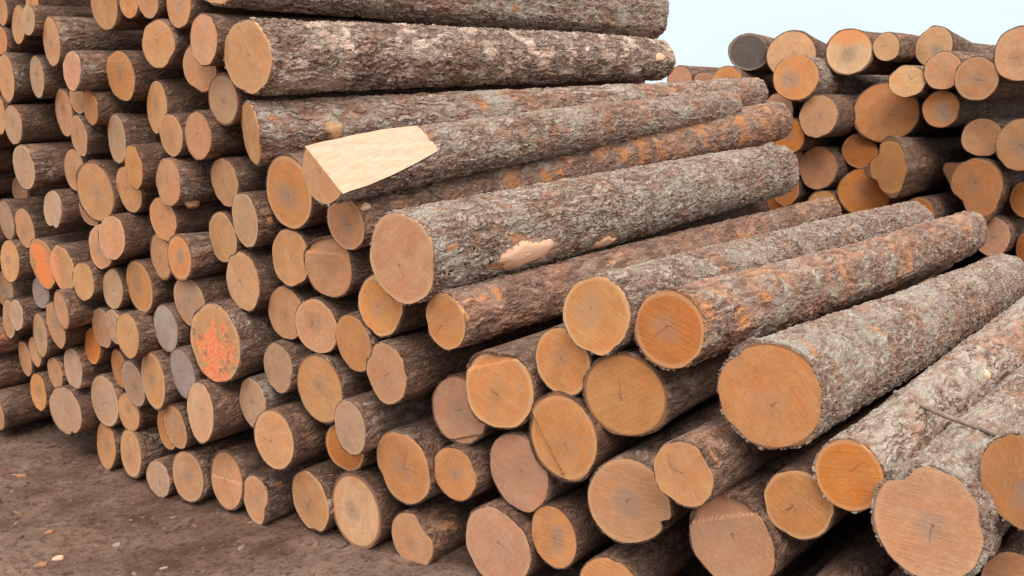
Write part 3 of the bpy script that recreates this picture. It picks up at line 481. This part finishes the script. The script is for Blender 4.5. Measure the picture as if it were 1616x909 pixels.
    if paint:
        if paint == 'splash':
            f = T.noise(T.v('ADD', P, (2, 0, 5)), 14., 5.0, .66)
            f = T.m('ADD', f, T.m('MULTIPLY', T.m('SUBTRACT', rr, .55), -.16))
            f = T.m('ADD', f, T.m('MULTIPLY', T.m('DIVIDE', z, R), -.09))
            k = T.rng(f, .455, .535)
            drk = T.rng(T.noise(P, 22.0, 4.0, .7), .56, .64)
            col = T.mix(T.m('MULTIPLY', k, .93), col, T.mix(T.rng(n2, .3, .7), (.74, .15, .045), (.80, .32, .16)))
            col = T.mix(T.m('MULTIPLY', drk, .7), col, (.20, .15, .10))
        if paint == 'patches':
            zz = T.m('DIVIDE', z, R); xx = T.m('DIVIDE', x, R)
            a1 = T.rng(T.v('LENGTH', T.comb(T.m('ADD', xx, .15), 0., T.m('MULTIPLY', T.m('SUBTRACT', zz, .38), 1.5))), .50, .72, 1.0, 0.0)
            a2 = T.rng(T.v('LENGTH', T.comb(xx, 0., T.m('MULTIPLY', T.m('ADD', zz, .35), 1.2))), .52, .78, 1.0, 0.0)
            k = T.m('MULTIPLY', T.m('MAXIMUM', a1, a2), T.rng(n2, .2, .5))
            col = T.mix(T.m('MULTIPLY', k, .85), col, (.88, .25, .08))
        if paint == 'faint':
            zz = T.m('DIVIDE', z, R); xx = T.m('DIVIDE', x, R)
            k = T.m('MULTIPLY', T.rng(T.m('ADD', xx, T.m('MULTIPLY', T.m('SUBTRACT', n1, .5), 1.2)), -.2, -.75), .8)
            k2 = T.m('MULTIPLY', T.rng(T.noise(P, 40.0, 3.0, .6), .6, .66), T.rng(zz, .1, .5))
            col = T.mix(k, col, (.80, .30, .16)); col = T.mix(k2, col, (.62, .09, .035))
        if paint == 'stain':
            zz = T.m('DIVIDE', z, R)
            k = T.rng(T.m('ADD', zz, T.m('MULTIPLY', T.m('SUBTRACT', n1, .5), .9)), .1, .6)
            col = T.mix(T.m('MULTIPLY', k, .7), col, (.66, .24, .08))
    T.put(b.inputs['Base Color'], col)
    T.put(b.inputs['Roughness'], .82); T.put(b.inputs['Specular IOR Level'], .25)
    h = T.m('ADD', T.m('MULTIPLY', saw, .5), T.m('ADD', T.m('MULTIPLY', n2, .5), T.m('ADD', T.m('MULTIPLY', n4, .25), T.m('MULTIPLY', checks, -1.6))))
    bp = T.node('ShaderNodeBump'); T.put(bp.inputs['Strength'], .75); T.put(bp.inputs['Distance'], .0035)
    T.put(bp.inputs['Height'], h); T.l.new(bp.outputs[0], b.inputs['Normal'])
    return m

def fresh_material(name, c1, c2):
    m, T, b, out = new_mat(name)
    co = T.node('ShaderNodeTexCoord').outputs['Object']
    g = T.v('MULTIPLY', co, (1, .12, 1))
    n = T.noise(g, 90.0, 4.0, .6); n2 = T.noise(T.v('MULTIPLY', co, (1, .2, 1)), 24.0, 3.0, .6)
    col = T.mix(T.rng(n, .3, .7), c1, c2)
    col = T.mix(T.m('MULTIPLY', T.rng(n2, .45, .7), .2), col, tuple(v * .8 for v in c1))
    T.put(b.inputs['Base Color'], col); T.put(b.inputs['Roughness'], .75); T.put(b.inputs['Specular IOR Level'], .25)
    bp = T.node('ShaderNodeBump'); T.put(bp.inputs['Strength'], .7); T.put(bp.inputs['Distance'], .003)
    T.put(bp.inputs['Height'], n); T.l.new(bp.outputs[0], b.inputs['Normal'])
    return m

BARK = bark_material('bark', False)
BARK_D = bark_material('bark_deep', True)
WOOD = wood_material('sawn_wood')
PAINT = {'S': wood_material('sawn_wood_orange_splash', 'splash'), 'P': wood_material('sawn_wood_orange_patches', 'patches'),
         'Q': wood_material('sawn_wood_faint_orange', 'faint'), 'R': wood_material('sawn_wood_orange_stain', 'stain')}
FRESH = fresh_material('hewn_wood', (.56, .325, .215), (.63, .40, .28))
SCAR = fresh_material('scar_wood', (.72, .39, .23), (.80, .51, .35))
STUB = fresh_material('stub_wood', (.36, .19, .09), (.52, .31, .17))
INNER = fresh_material('inner_bark', (.26, .105, .05), (.50, .25, .13))

TONE = {'t': (.575, .296, .150), 'o': (.585, .268, .108), 'O': (.57, .208, .056), 'p': (.560, .298, .175), 'g': (.50, .310, .198),
        'y': (.64, .368, .205), 'B': (.38, .290, .255), 'D': (.115, .100, .098), 'R': (.66, .42, .23), 'S': (.58, .30, .145),
        'P': (.58, .30, .14), 'Q': (.58, .30, .16), 'x': (.56, .27, .11)}

# outline bumps: (angle, amplitude as a part of the radius, width in degrees)
SHAPE = {61: [(-75, -.17, 7), (-60, .05, 12), (-100, .04, 14), (80, -.05, 40)], 126: [(-24, -.16, 6), (-12, .03, 10)], 101: [(205, -.09, 12), (190, .03, 14)],
         103: [(-45, -.06, 8), (-60, -.05, 7)], 221: [(98, .16, 24), (192, .36, 14), (-78, .20, 22), (20, -.22, 30), (-28, -.14, 22), (142, -.20, 18), (225, -.14, 16)],
         223: [(156, .46, 15), (122, -.06, 16), (-70, .24, 18), (-15, -.08, 28), (222, -.30, 28)],
         212: [(-55, -.06, 20), (-90, -.05, 25), (215, .03, 20)], 121: [(95, -.09, 26), (150, .07, 18), (60, .04, 20)], 48: [(-78, .10, 14)], 35: [(-90, -.10, 14), (-70, .10, 10), (170, -.05, 30)],
         60: [(-50, .10, 14), (-90, -.05, 20)], 40: [(25, -.14, 20)], 10: [(-40, -.09, 26), (60, .05, 30)], 104: [(-20, -.10, 30), (30, -.08, 25)], 97: [(190, -.03, 30)],
         96: [(150, -.07, 22), (30, -.04, 25)], 89: [(100, -.06, 30), (30, .06, 22), (150, .04, 22)], 132: [(125, -.10, 16), (20, -.05, 25)], 117: [(0, -.06, 25)],
         78: [(-40, -.05, 20)], 12: [(25, -.12, 20)], 68: [(100, -.04, 20)], 107: [(45, -.10, 26)], 87: [(-10, -.03, 20), (170, -.03, 30), (70, -.03, 30)],
         204: [(60, .05, 20), (120, -.04, 25)], 208: [(130, -.05, 20)], 129: [(80, -.05, 9), (55, .04, 14)], 123: [(135, .05, 20), (55, -.05, 25)], 43: [(90, -.04, 30)]}
LEDGE = {89: (PI / 2, .42, .016), 128: (PI * .63, .50, .018), 115: (PI / 2 + .1, .02, .004), 123: (PI * 1.2, .50, .010), 121: (PI * .6, .62, .012), 103: (PI * 1.6, .78, .010)}
HEWN = {85: (0.86, .10, .53)}       # angle of the flat, its depth (in radii) at the end, its length in metres
RIM = {132: [(15, .12, 24), (-25, .07, 18), (55, .05, 14), (128, .10, 12)], 119: [(125, .05, 14)], 127: [(30, .14, 32)], 107: [(40, .20, 26)], 104: [(-25, .30, 34)], 128: [(10, .05, 30)], 126: [(60, .04, 15)],
       108: [(60, .08, 35)], 87: [(-5, .06, 16)], 18: [(-10, .12, 30)], 22: [(0, .16, 45)], 96: [(150, .06, 20)], 35: [(0, .14, 40)], 105: [(-80, .08, 16)], 44: [(30, .03, 20)]}
LOOK = {13: (.85, .55, 1.0), 138: (1.0, .55, .2), 18: (.85, .70, .2), 85: (.85, .66, .15), 86: (.65, 1.0, .25), 87: (1.0, .62, .2), 118: (.45, .78, .35),
        116: (.90, .58, .2), 117: (.75, .85, .2), 119: (.90, .58, .22), 131: (1.0, .58, .0), 132: (1.0, .5, .02), 133: (.9, .5, .0), 22: (.65, .4, .3), 77: (.75, .6, .1),
        99: (.8, .3, .4), 94: (.4, .3, .0), 227: (.4, .6, .1), 201: (.7, .4, .1)}

def mesh_obj(name, verts, faces, mat, parent=None, smooth=True):
    me = bpy.data.meshes.new(name)
    me.from_pydata(verts.tolist() if hasattr(verts, 'tolist') else verts, [], faces)
    if smooth: me.polygons.foreach_set('use_smooth', [True] * len(me.polygons))
    me.materials.append(mat); me.update()
    o = bpy.data.objects.new(name, me); C.objects.link(o)
    if parent: o.parent = parent
    return o

def grid_faces(nr, ns, wrap=True):
    i = np.arange(nr - 1)[:, None] * ns; j = np.arange(ns if wrap else ns - 1)[None, :]; j2 = (j + 1) % ns
    return np.stack([i + j, i + ns + j, i + ns + j2, i + j2], -1).reshape(-1, 4)

class LogShape:
    """radius of the trunk round and along its axis, with the slanted saw cut at the near end"""
    def __init__(s, lid, L, R, rf, k):
        g = random.Random(lid * 7 + 1); s.L, s.R, s.rf, s.k, s.lid = L, R, rf, k, lid
        s.kz = g.uniform(-.09, .09); s.k2 = g.uniform(-.1, .1)
        s.harm = [(n, g.gauss(0, .023 / n ** .6) if n > 1 else 0, g.uniform(0, 6.28)) for n in (2, 3, 4, 5, 7, 9)]
        s.var = [(g.choice((0, 1, 2, 3)), g.uniform(.4, 2.6), g.gauss(0, .014), g.uniform(0, 6.28), g.uniform(0, 6.28)) for _ in range(6)]
        s.knots = [(g.uniform(0, 6.28), g.uniform(.3, L - .2), g.uniform(.015, .06), g.uniform(.05, .10)) for _ in range(g.randint(2, 5))]
        s.bend = (g.gauss(0, .015), g.gauss(0, .009)); s.swell = max(0, g.gauss(.015, .045))
        s.bumps = SHAPE.get(lid, [])
    def rad(s, th, y):
        f = 1 + sum(a * np.cos(n * th + p) for n, a, p in s.harm)
        w = np.clip(y / .25, 0, 1)
        f = f + w * sum(a * np.sin(q * y * 2 + p2) * np.cos(n * th + p1) for n, q, a, p1, p2 in s.var)
        for t0, y0, a, wd in s.knots:
            d = (np.angle(np.exp(1j * (th - t0))) * s.R) ** 2 + (y - y0) ** 2
            f = f + a * np.exp(-d / wd ** 2 * 2) * w
        fade = np.exp(-np.maximum(y, 0) / .5)
        for ang, a, wd in s.bumps:
            d = np.angle(np.exp(1j * (th - math.radians(ang))))
            f = f + a * np.exp(-(d / math.radians(wd)) ** 2) * (fade if a < 0 else np.exp(-np.maximum(y, 0) / 1.2))
        f = f + s.swell * np.exp(-np.maximum(y, 0) / .12)
        return (s.R + (s.rf - s.R) * np.clip(y / s.L, 0, 1)) * f
    def inner(s, th):
        g = random.Random(s.lid * 3 + 2)
        f = .947 - .011 * (1 + sum(g.gauss(0, .5) * np.sin(n * th + g.uniform(0, 6.28)) for n in (1, 2, 3, 5, 8, 11)))
        for ang, a, wd in RIM.get(s.lid, []):
            f = f - a * np.exp(-(np.angle(np.exp(1j * (th - math.radians(ang)))) / math.radians(wd)) ** 2)
        return np.minimum(f, .968)
    def clip(s, x, z, y, extra=0.0):
        if s.lid in HEWN:
            ang, d0, ln = HEWN[s.lid]
            n = (math.cos(ang), math.sin(ang))
            d = s.R * (d0 + (.80 - d0) * np.clip(y / ln, 0, 1) + 4 * np.clip(y / ln - 1, 0, 1)) - extra
            over = np.maximum(0, x * n[0] + z * n[1] - d)
            x = x - over * n[0]; z = z - over * n[1]
        return x, z
    def point(s, th, y, scale=1.0, add=0.0, extra=0.0):
        r = s.rad(th, y) * scale + add
        x = r * np.cos(th); z = r * np.sin(th)
        x, z = s.clip(x, z, y, extra)
        return s.place(x, z, y)
    def place(s, x, z, y):
        e = 1 - np.clip(y / s.L, 0, 1); e2 = np.clip(y / s.L, 0, 1)
        yy = y + (s.k * x + s.kz * z) * e + s.k2 * x * e2 ** 4
        b = np.sin(PI * np.clip(y / s.L, 0, 1))
        return np.stack(np.broadcast_arrays(x + s.bend[0] * b * 1.5, yy, z + s.bend[1] * b), -1)

def group_of(i): return 'logs of the front stack' if i < 200 or 300 < i < 400 else 'logs of the back stack'

SHAPES = {}
def make_log(row):
    lid, px, py, pz, ax, ay, az, L, R, rf, tone, k, label = row
    a = np.array((ax, ay, az)); hx = np.cross(a, (0, 0, 1.)); hx /= np.linalg.norm(hx); vz = np.cross(hx, a)
    S = LogShape(lid, L, R, rf, k); SHAPES[lid] = S
    g = random.Random(lid * 13 + 5)
    root = bpy.data.objects.new('log', None); C.objects.link(root)
    root.empty_display_size = .1
    from mathutils import Matrix
    base = np.array((px, py, pz)) - vz * R
    root.matrix_world = Matrix(((hx[0], a[0], vz[0], base[0]), (hx[1], a[1], vz[1], base[1]), (hx[2], a[2], vz[2], base[2]), (0, 0, 0, 1)))
    root['label'] = label or ('log of the front stack out of sight past the photo edge' if lid < 400 else 'log low in the back stack hidden behind the front stack')
    root['category'] = 'log'; root['group'] = group_of(lid)
    ns, nr = (150, 330) if lid in HERO else (44, 70) if lid in MID else (36, 30)
    th = np.arange(ns) * 2 * PI / ns
    y = L * np.linspace(0, 1, nr) ** (1.0 if lid in HERO else 1.5)
    Y, TH = np.meshgrid(y, th, indexing='ij')
    ex = .012 if lid in HEWN else 0.0
    body = S.point(TH, Y, extra=ex)
    if True:  # ragged bark lip at the saw cut
        rg = np.random.default_rng(lid); lip = rg.normal(0, .003, ns) + np.convolve(rg.normal(0, .004, ns), np.ones(3) / 3, 'same')
        body[0, :, 1] += np.clip(lip, -.004, .012)
    near = S.point(th, np.zeros(ns), S.inner(th), extra=ex); near[:, 1] += .002
    far = S.point(th, np.full(ns, L), .93)
    V = np.concatenate([near[None], body, far[None]], 0).reshape(-1, 3)
    F = grid_faces(nr + 2, ns).tolist()
    bark = mesh_obj('bark', V, F, BARK_D if lid in HERO else BARK, root)
    bark.location = (0, 0, R)
    lk = LOOK.get(lid) or (g.uniform(.0, .55) if lid < 200 else g.uniform(.1, .5), g.uniform(.2, .65), g.uniform(0, .2))
    bark.color = (*lk, {87: .95, 13: .9, 138: .75, 116: .6, 18: .5, 85: .55, 118: .2, 117: .35, 119: .3, 131: .25, 132: .5, 133: .4}.get(lid, g.uniform(.1, .8)))
    # sawn ends
    for end in (0, 1):
        if end and lid > 300: pass
        nk = 26 if lid in LEDGE and not end else 7
        m = 72 if not end else 28
        t2 = np.arange(m) * 2 * PI / m
        y0 = 0.0 if not end else L
        io = np.minimum(S.inner(t2) + .018, .975) if not end else .955
        rings = [S.point(t2, np.full(m, y0), io) + np.array((0, .014 if not end else -.014, 0))]
        for q in np.linspace(1, 0.02, nk):
            p = S.point(t2, np.full(m, y0), io * q)
            p[:, 1] += (-.003 if not end else .003)
            if lid in LEDGE and not end:
                an, c, dp = LEDGE[lid]
                over = p[:, 0] * math.cos(an) + p[:, 2] * math.sin(an) - c * R
                p[:, 1] += dp * np.clip(over / .004, 0, 1)
            rings.append(p)
        V = np.concatenate(rings, 0); F = grid_faces(nk + 1, m).tolist()
        F.append([nk * m + j for j in range(m)])
        if end: F = [f[::-1] for f in F]
        V[:, 1] -= y0
        V = V + np.random.default_rng(lid).normal(0, 1, V.shape) * np.array((.0002, .00004, .0002))
        o = mesh_obj('cut_end', V, F, PAINT.get(tone, WOOD) if not end else WOOD, root)
        o.location = (0, y0, R)
        o.data.polygons.foreach_set('use_smooth', [False] * len(o.data.polygons))
        c = TONE[tone]; v = g.uniform(.9, 1.08)
        o.color = (c[0] * v * g.uniform(.97, 1.03), c[1] * v, c[2] * v * g.uniform(.9, 1.1), R)
    if lid in HEWN:
        ang, d0, ln = HEWN[lid]; n = np.array((math.cos(ang), math.sin(ang))); t = np.array((-n[1], n[0]))
        ys = np.linspace(-.004, ln * 1.01, 40); pts = []
        for yy in ys:
            d = S.R * (d0 + (.80 - d0) * max(yy, 0) / ln)
            rr = S.R + (S.rf - S.R) * yy / L
            # chord ends: where the trunk outline meets the plane
            for q in np.linspace(-1, 1, 15):
                hw = math.sqrt(max((rr * 1.045) ** 2 - d * d, .0004))
                w = q * hw * (1.0 + .012 * math.sin(yy * 17 + q * 2) + .008 * math.sin(yy * 41 + 1 + q * 4))
                x, z = n * (d + .0015 * math.sin(yy * 23 + w * 90)) + t * w
                yj = yy + ((.035 * (1 - q * q) + .004 * math.sin(q * 19)) if yy > ln * .985 else 0)
                pts.append(S.place(np.array(x), np.array(z), np.array(yj)))
        h = mesh_obj('hewn_face', np.array(pts), grid_faces(40, 15, False).tolist(), FRESH, root, smooth=False)
        h.location = (0, 0, R); h['label'] = 'broad flat fresh pale hewn face'
    return root

for row in TABLE: ROOT = make_log(row); SHAPES[row[0]].root = ROOT

# ------------------------------------------------------------------ scars and stubs on the trunks
def make_scar(lid, th0, y0, hl, hw, kind):
    S = SHAPES[lid]; nr, na = 9, 40
    rg = np.random.default_rng(int(lid * 100 + y0 * 50))
    an = np.arange(na) * 2 * PI / na
    wob = {'bare': 2.4, 'stub': 1.0}.get(kind, 1.2); y0 = max(y0, hl * 1.25)
    edge = 1 + wob * (.10 * np.sin(2 * an + rg.uniform(0, 6)) + .08 * np.sin(3 * an + rg.uniform(0, 6)) + .06 * np.sin(5 * an + rg.uniform(0, 6)) + rg.normal(0, .02, na))
    V = []
    for i in range(nr):
        q = 1 - i / (nr - 1) * .98
        y = y0 + np.cos(an) * hl * q * edge; th = th0 + np.sin(an) * hw * q * edge / S.R
        add = {'stub': -.004 + .030 * min(1, (1 - q) * 2.6) ** .7, 'scar': -.003 + .0095 * min(1, (1 - q) * 3), 'flap': -.002 + .016 * min(1, (1 - q) * 8)}.get(kind, -.006 + .0068 * min(1, (1 - q) * 1.6))
        V.append(S.point(th, y, 1.0, add))
    V = np.concatenate(V, 0); F = grid_faces(nr, na).tolist(); F.append([(nr - 1) * na + j for j in range(na)])
    F = [f[::-1] for f in F]
    nm = {'stub': 'branch_stub', 'scar': 'branch_scar', 'bare': 'bare_patch', 'flap': 'bark_flap'}[kind]
    o = mesh_obj(nm, V, F, {'stub': STUB, 'scar': SCAR, 'bare': INNER, 'flap': BARK}[kind], S.root)
    o.location = (0, 0, S.R)
    o.color = (.75, .4, 0, .3)
for s in SCARS:
    make_scar(*s)
    if s[5] == 'scar' and s[3] > .04: make_scar(s[0], s[1] + .02, s[2] + .02, s[3] * 1.25 + .01, s[4] * 1.28 + .008, 'bare')

# ------------------------------------------------------------------ ground
def lump(x, y):
    h = np.zeros_like(x)
    for i, (f, a) in enumerate(((.9, .020), (1.7, .014), (3.1, .010), (6.3, .006), (13., .0035), (27., .002))):
        g = random.Random(i + 40)
        for _ in range(3):
            t = g.uniform(0, 6.28); p = g.uniform(0, 6.28); q = g.uniform(0, 6.28)
            u = x * math.cos(t) + y * math.sin(t); w = -x * math.sin(t) + y * math.cos(t)
            h = h + a * .40 * np.sin(u * f * 2 + p + 1.3 * np.sin(w * f * 1.1 + q))
    return h
def ground_z(x, y):
    x = np.asarray(x, float); y = np.asarray(y, float)
    t = np.clip((x + 2.1) / 2.1, 0, 1); t = t * t * (3 - 2 * t)
    return -.125 + t * .145 + lump(x, y) * np.clip(1.3 - np.hypot(x, y - 5) / 30, .2, 1)
def ground_material():
    m, T, b, out = new_mat('dirt')
    co = T.node('ShaderNodeTexCoord').outputs['Object']
    n0 = T.noise(co, .9, 3.0, .6); n1 = T.noise(co, 4.5, 5.0, .62); n2 = T.noise(co, 26.0, 5.0, .68); n3 = T.noise(co, 120.0, 3.0, .7)
    fib = T.noise(T.v('MULTIPLY', T.v('ADD', co, T.v('SCALE', T.noise(co, 3.0, 2.0, color=True), .5)), (1, .28, 1)), 60.0, 3.0, .65)
    col = T.mix(T.rng(n1, .3, .7), (.092, .047, .032), (.240, .146, .106))
    col = T.mix(T.m('MULTIPLY', T.rng(n0, .40, .65), .55), col, (.330, .230, .180))
    col = T.mix(T.m('MULTIPLY', T.rng(n2, .46, .66), .72), col, (.070, .036, .026))
    col = T.mix(T.m('MULTIPLY', T.rng(fib, .58, .70), .55), col, (.24, .115, .075))
    v = T.node('ShaderNodeTexVoronoi'); T.put(v.inputs['Vector'], co); T.put(v.inputs['Scale'], 42.0)
    chip = T.m('MULTIPLY', T.rng(v.outputs[0], .20, .27, 1.0, 0.0), T.m('GREATER_THAN', T.sep(v.outputs[1])[0], .80))
    col = T.mix(T.m('MULTIPLY', chip, .6), col, T.mix(T.sep(v.outputs[1])[1], (.30, .25, .22), (.34, .17, .10)))
    T.put(b.inputs['Base Color'], col); T.put(b.inputs['Roughness'], .95); T.put(b.inputs['Specular IOR Level'], .15)
    h = T.m('ADD', T.m('MULTIPLY', n1, .8), T.m('ADD', T.m('MULTIPLY', n2, .7), T.m('ADD', T.m('MULTIPLY', n3, .25), T.m('ADD', T.m('MULTIPLY', chip, .35), T.m('MULTIPLY', fib, .3)))))
    bp = T.node('ShaderNodeBump'); T.put(bp.inputs['Strength'], 1.0); T.put(bp.inputs['Distance'], .03)
    T.put(bp.inputs['Height'], h); T.l.new(bp.outputs[0], b.inputs['Normal'])
    return m
def spaced(lo, hi, c, d0):
    out = [c]; s = d0
    v = c
    while v < hi: v += s; out.append(v); s = s if v - c < 3.2 else s * 1.13
    s = d0; v = c
    while v > lo: v -= s; out.insert(0, v); s = s if c - v < 3.2 else s * 1.13
    return np.array(out)
gx = spaced(-420, 420, -1.8, .028); gy = spaced(-420, 420, 4.2, .028)
GX, GY = np.meshgrid(gx, gy, indexing='ij')
GV = np.stack([GX, GY, ground_z(GX, GY)], -1).reshape(-1, 3)
ground = mesh_obj('ground', GV, [f[::-1] for f in grid_faces(len(gx), len(gy), False).tolist()], ground_material())
ground['kind'] = 'structure'

# litter: countless crumbs of bark and wood trodden into the dirt
def litter():
    g = random.Random(3); V = []; F = []
    for i in range(5200):
        x = g.uniform(-3.6, .4); y = g.uniform(2.6, 6.6)
        L = g.choice((.004, .006, .008, .012, .02)) * g.uniform(.7, 1.4); W = L * g.uniform(.25, .7); H = L * g.uniform(.08, .3)
        a = g.uniform(0, 6.28); tx, ty = g.uniform(-.3, .3), g.uniform(-.3, .3)
        z = float(0); n = len(V)
        ca, sa = math.cos(a), math.sin(a)
        for k, (u, w) in enumerate(((-1, -.6), (.1, -1), (1, -.3), (.8, .7), (-.3, 1), (-1, .4))):
            for hh in (0, 1):
                uu = u * L * (1 - .25 * hh) * g.uniform(.8, 1.1); ww = w * W * (1 - .25 * hh) * g.uniform(.8, 1.1)
                V.append((x + uu * ca - ww * sa, y + uu * sa + ww * ca, hh * H + uu * tx + ww * ty))
        for k in range(6):
            k2 = (k + 1) % 6; F.append((n + 2 * k, n + 2 * k2, n + 2 * k2 + 1, n + 2 * k + 1))
        F.append(tuple(n + 2 * k + 1 for k in range(6)))
    V = np.array(V); V[:, 2] += ground_z(V[:, 0], V[:, 1]) - .001
    m, T, b, out = new_mat('litter')
    ge = T.node('ShaderNodeNewGeometry').outputs['Random Per Island']
    r = T.node('ShaderNodeValToRGB'); T.put(r.inputs[0], ge)
    el = r.color_ramp.elements; el[0].color = (.05, .028, .02, 1); el[1].color = (.32, .16, .085, 1)
    for p, c in ((.35, (.10, .05, .034)), (.6, (.17, .105, .08)), (.78, (.17, .065, .036)), (.95, (.25, .17, .125))):
        e = el.new(p); e.color = (*c, 1)
    T.put(b.inputs['Base Color'], r.outputs[0]); T.put(b.inputs['Roughness'], .95)
    o = mesh_obj('bark_litter', V, F, m, None, False); o['kind'] = 'stuff'
litter()

def chip(x, y, L, W, H, rot, mat, label, name='wood_chip', seed=0):
    g = random.Random(seed); n = 9; V = []; F = []
    ring = [(math.cos(k * 6.283 / n) * L * g.uniform(.75, 1.1), math.sin(k * 6.283 / n) * W * g.uniform(.75, 1.1)) for k in range(n)]
    z0 = float(ground_z(x, y))
    for lv, (sc, h) in enumerate(((1, -.01), (1, H * .5), (.86, H))):
        for (u, w) in ring: V.append((u * sc, w * sc, h + u * .12 + g.uniform(-.1, .1) * H))
    for lv in range(2):
        for k in range(n):
            k2 = (k + 1) % n; F.append((lv * n + k, lv * n + k2, (lv + 1) * n + k2, (lv + 1) * n + k))
    F.append(tuple(2 * n + k for k in range(n)))
    o = mesh_obj(name, np.array(V), F, mat, None, False)
    o.location = (x, y, z0); o.rotation_euler = (g.uniform(-.1, .1), g.uniform(-.1, .1), rot)
    o['label'] = label; o['category'] = 'wood chip' if name == 'wood_chip' else 'bark piece'
DARKB = fresh_material('bark_piece', (.16, .07, .045), (.26, .13, .085))
for c in CHIPS:
    chip(*c[:6], {'w': SCAR, 'i': INNER, 'b': DARKB, 'g': fresh_material('grey_chip', (.28, .23, .2), (.4, .34, .3))}[c[6]], c[7], c[8], c[9])

# ------------------------------------------------------------------ thin stick lying across the lower right logs
def stick(p0, p1, r):
    p0 = np.array(p0); p1 = np.array(p1); d = p1 - p0; L = np.linalg.norm(d); d /= L
    u = np.cross(d, (0, 0, 1)); u /= np.linalg.norm(u); w = np.cross(u, d)
    n, m = 24, 10; V = []
    rg = np.random.default_rng(2)
    for i in range(n):
        t = i / (n - 1); c = d * L * t + u * .004 * math.sin(t * 5) + w * .003 * math.sin(t * 7 + 1)
        rr = r * (1 - .25 * t) * (1 + rg.normal(0, .04))
        for k in range(m):
            a = k * 2 * PI / m; V.append(c + rr * (math.cos(a) * u + math.sin(a) * w))
    F = grid_faces(n, m).tolist(); F = [f[::-1] for f in F]; F.append(list(range(m))); F.append([(n - 1) * m + k for k in range(m)][::-1])
    o = mesh_obj('stick', np.array(V), F, fresh_material('stick_wood', (.17, .115, .085), (.30, .23, .19)))
    o.location = tuple(p0)
    o['label'] = 'thin straight grey-brown stick lying across two lichen-grey logs at lower right'; o['category'] = 'stick'
if STICK: stick(*STICK)

# ------------------------------------------------------------------ sky, sun, camera
SUN_EL, SUN_AZ = math.radians(50), math.radians(174)      # azimuth: direction the light comes from, clockwise from +Y
w = bpy.data.worlds.new('World'); bpy.context.scene.world = w; w.use_nodes = True
w.node_tree.nodes.clear(); T = NT(w.node_tree)
sky = T.node('ShaderNodeTexSky', sky_type='NISHITA'); sky.sun_disc = False
sky.sun_elevation = SUN_EL; sky.sun_rotation = SUN_AZ
d = T.node('ShaderNodeTexCoord').outputs['Generated']
zz = T.sep(d)[2]
cl = T.noise(T.v('MULTIPLY', d, (1, 1, 2.5)), 1.6, 5.0, .55)
veil = T.mix(T.rng(zz, .05, .75), (5.6, 6.4, 6.65), (13.2, 12.9, 12.4))
veil = T.mix(T.rng(cl, .35, .7), T.mix(1.0, veil, (.93, .955, .965), 'MULTIPLY'), veil)
col = T.mix(.93, sky.outputs[0], veil)
bg = T.node('ShaderNodeBackground'); T.put(bg.inputs[0], col); T.put(bg.inputs[1], .1)
wo = T.node('ShaderNodeOutputWorld'); T.l.new(bg.outputs[0], wo.inputs[0])

sd = bpy.data.lights.new('sun', 'SUN'); sd.energy = 1.5; sd.angle = math.radians(40); sd.color = (1, .93, .83)
so = bpy.data.objects.new('sun', sd); C.objects.link(so)
so.rotation_euler = (PI / 2 - SUN_EL, 0, PI - SUN_AZ)
so.location = (-5, -5, 12)

cd = bpy.data.cameras.new('camera'); cam = bpy.data.objects.new('camera', cd); C.objects.link(cam)
cd.sensor_width = 36; cd.lens = 36 * 1737 / 1616; cd.clip_end = 2000; cd.clip_start = .05
cam.location = (0, 0, 2.0); cam.rotation_euler = (PI / 2 - PITCH, 0, 0)
sc = bpy.context.scene; sc.camera = cam
sc.view_settings.view_transform = 'Standard'; sc.view_settings.look = 'None'; sc.view_settings.gamma = 1
sc.view_settings.exposure = 0.68
sc.render.engine = 'CYCLES'
sc.cycles.max_bounces = 6; sc.cycles.diffuse_bounces = 4
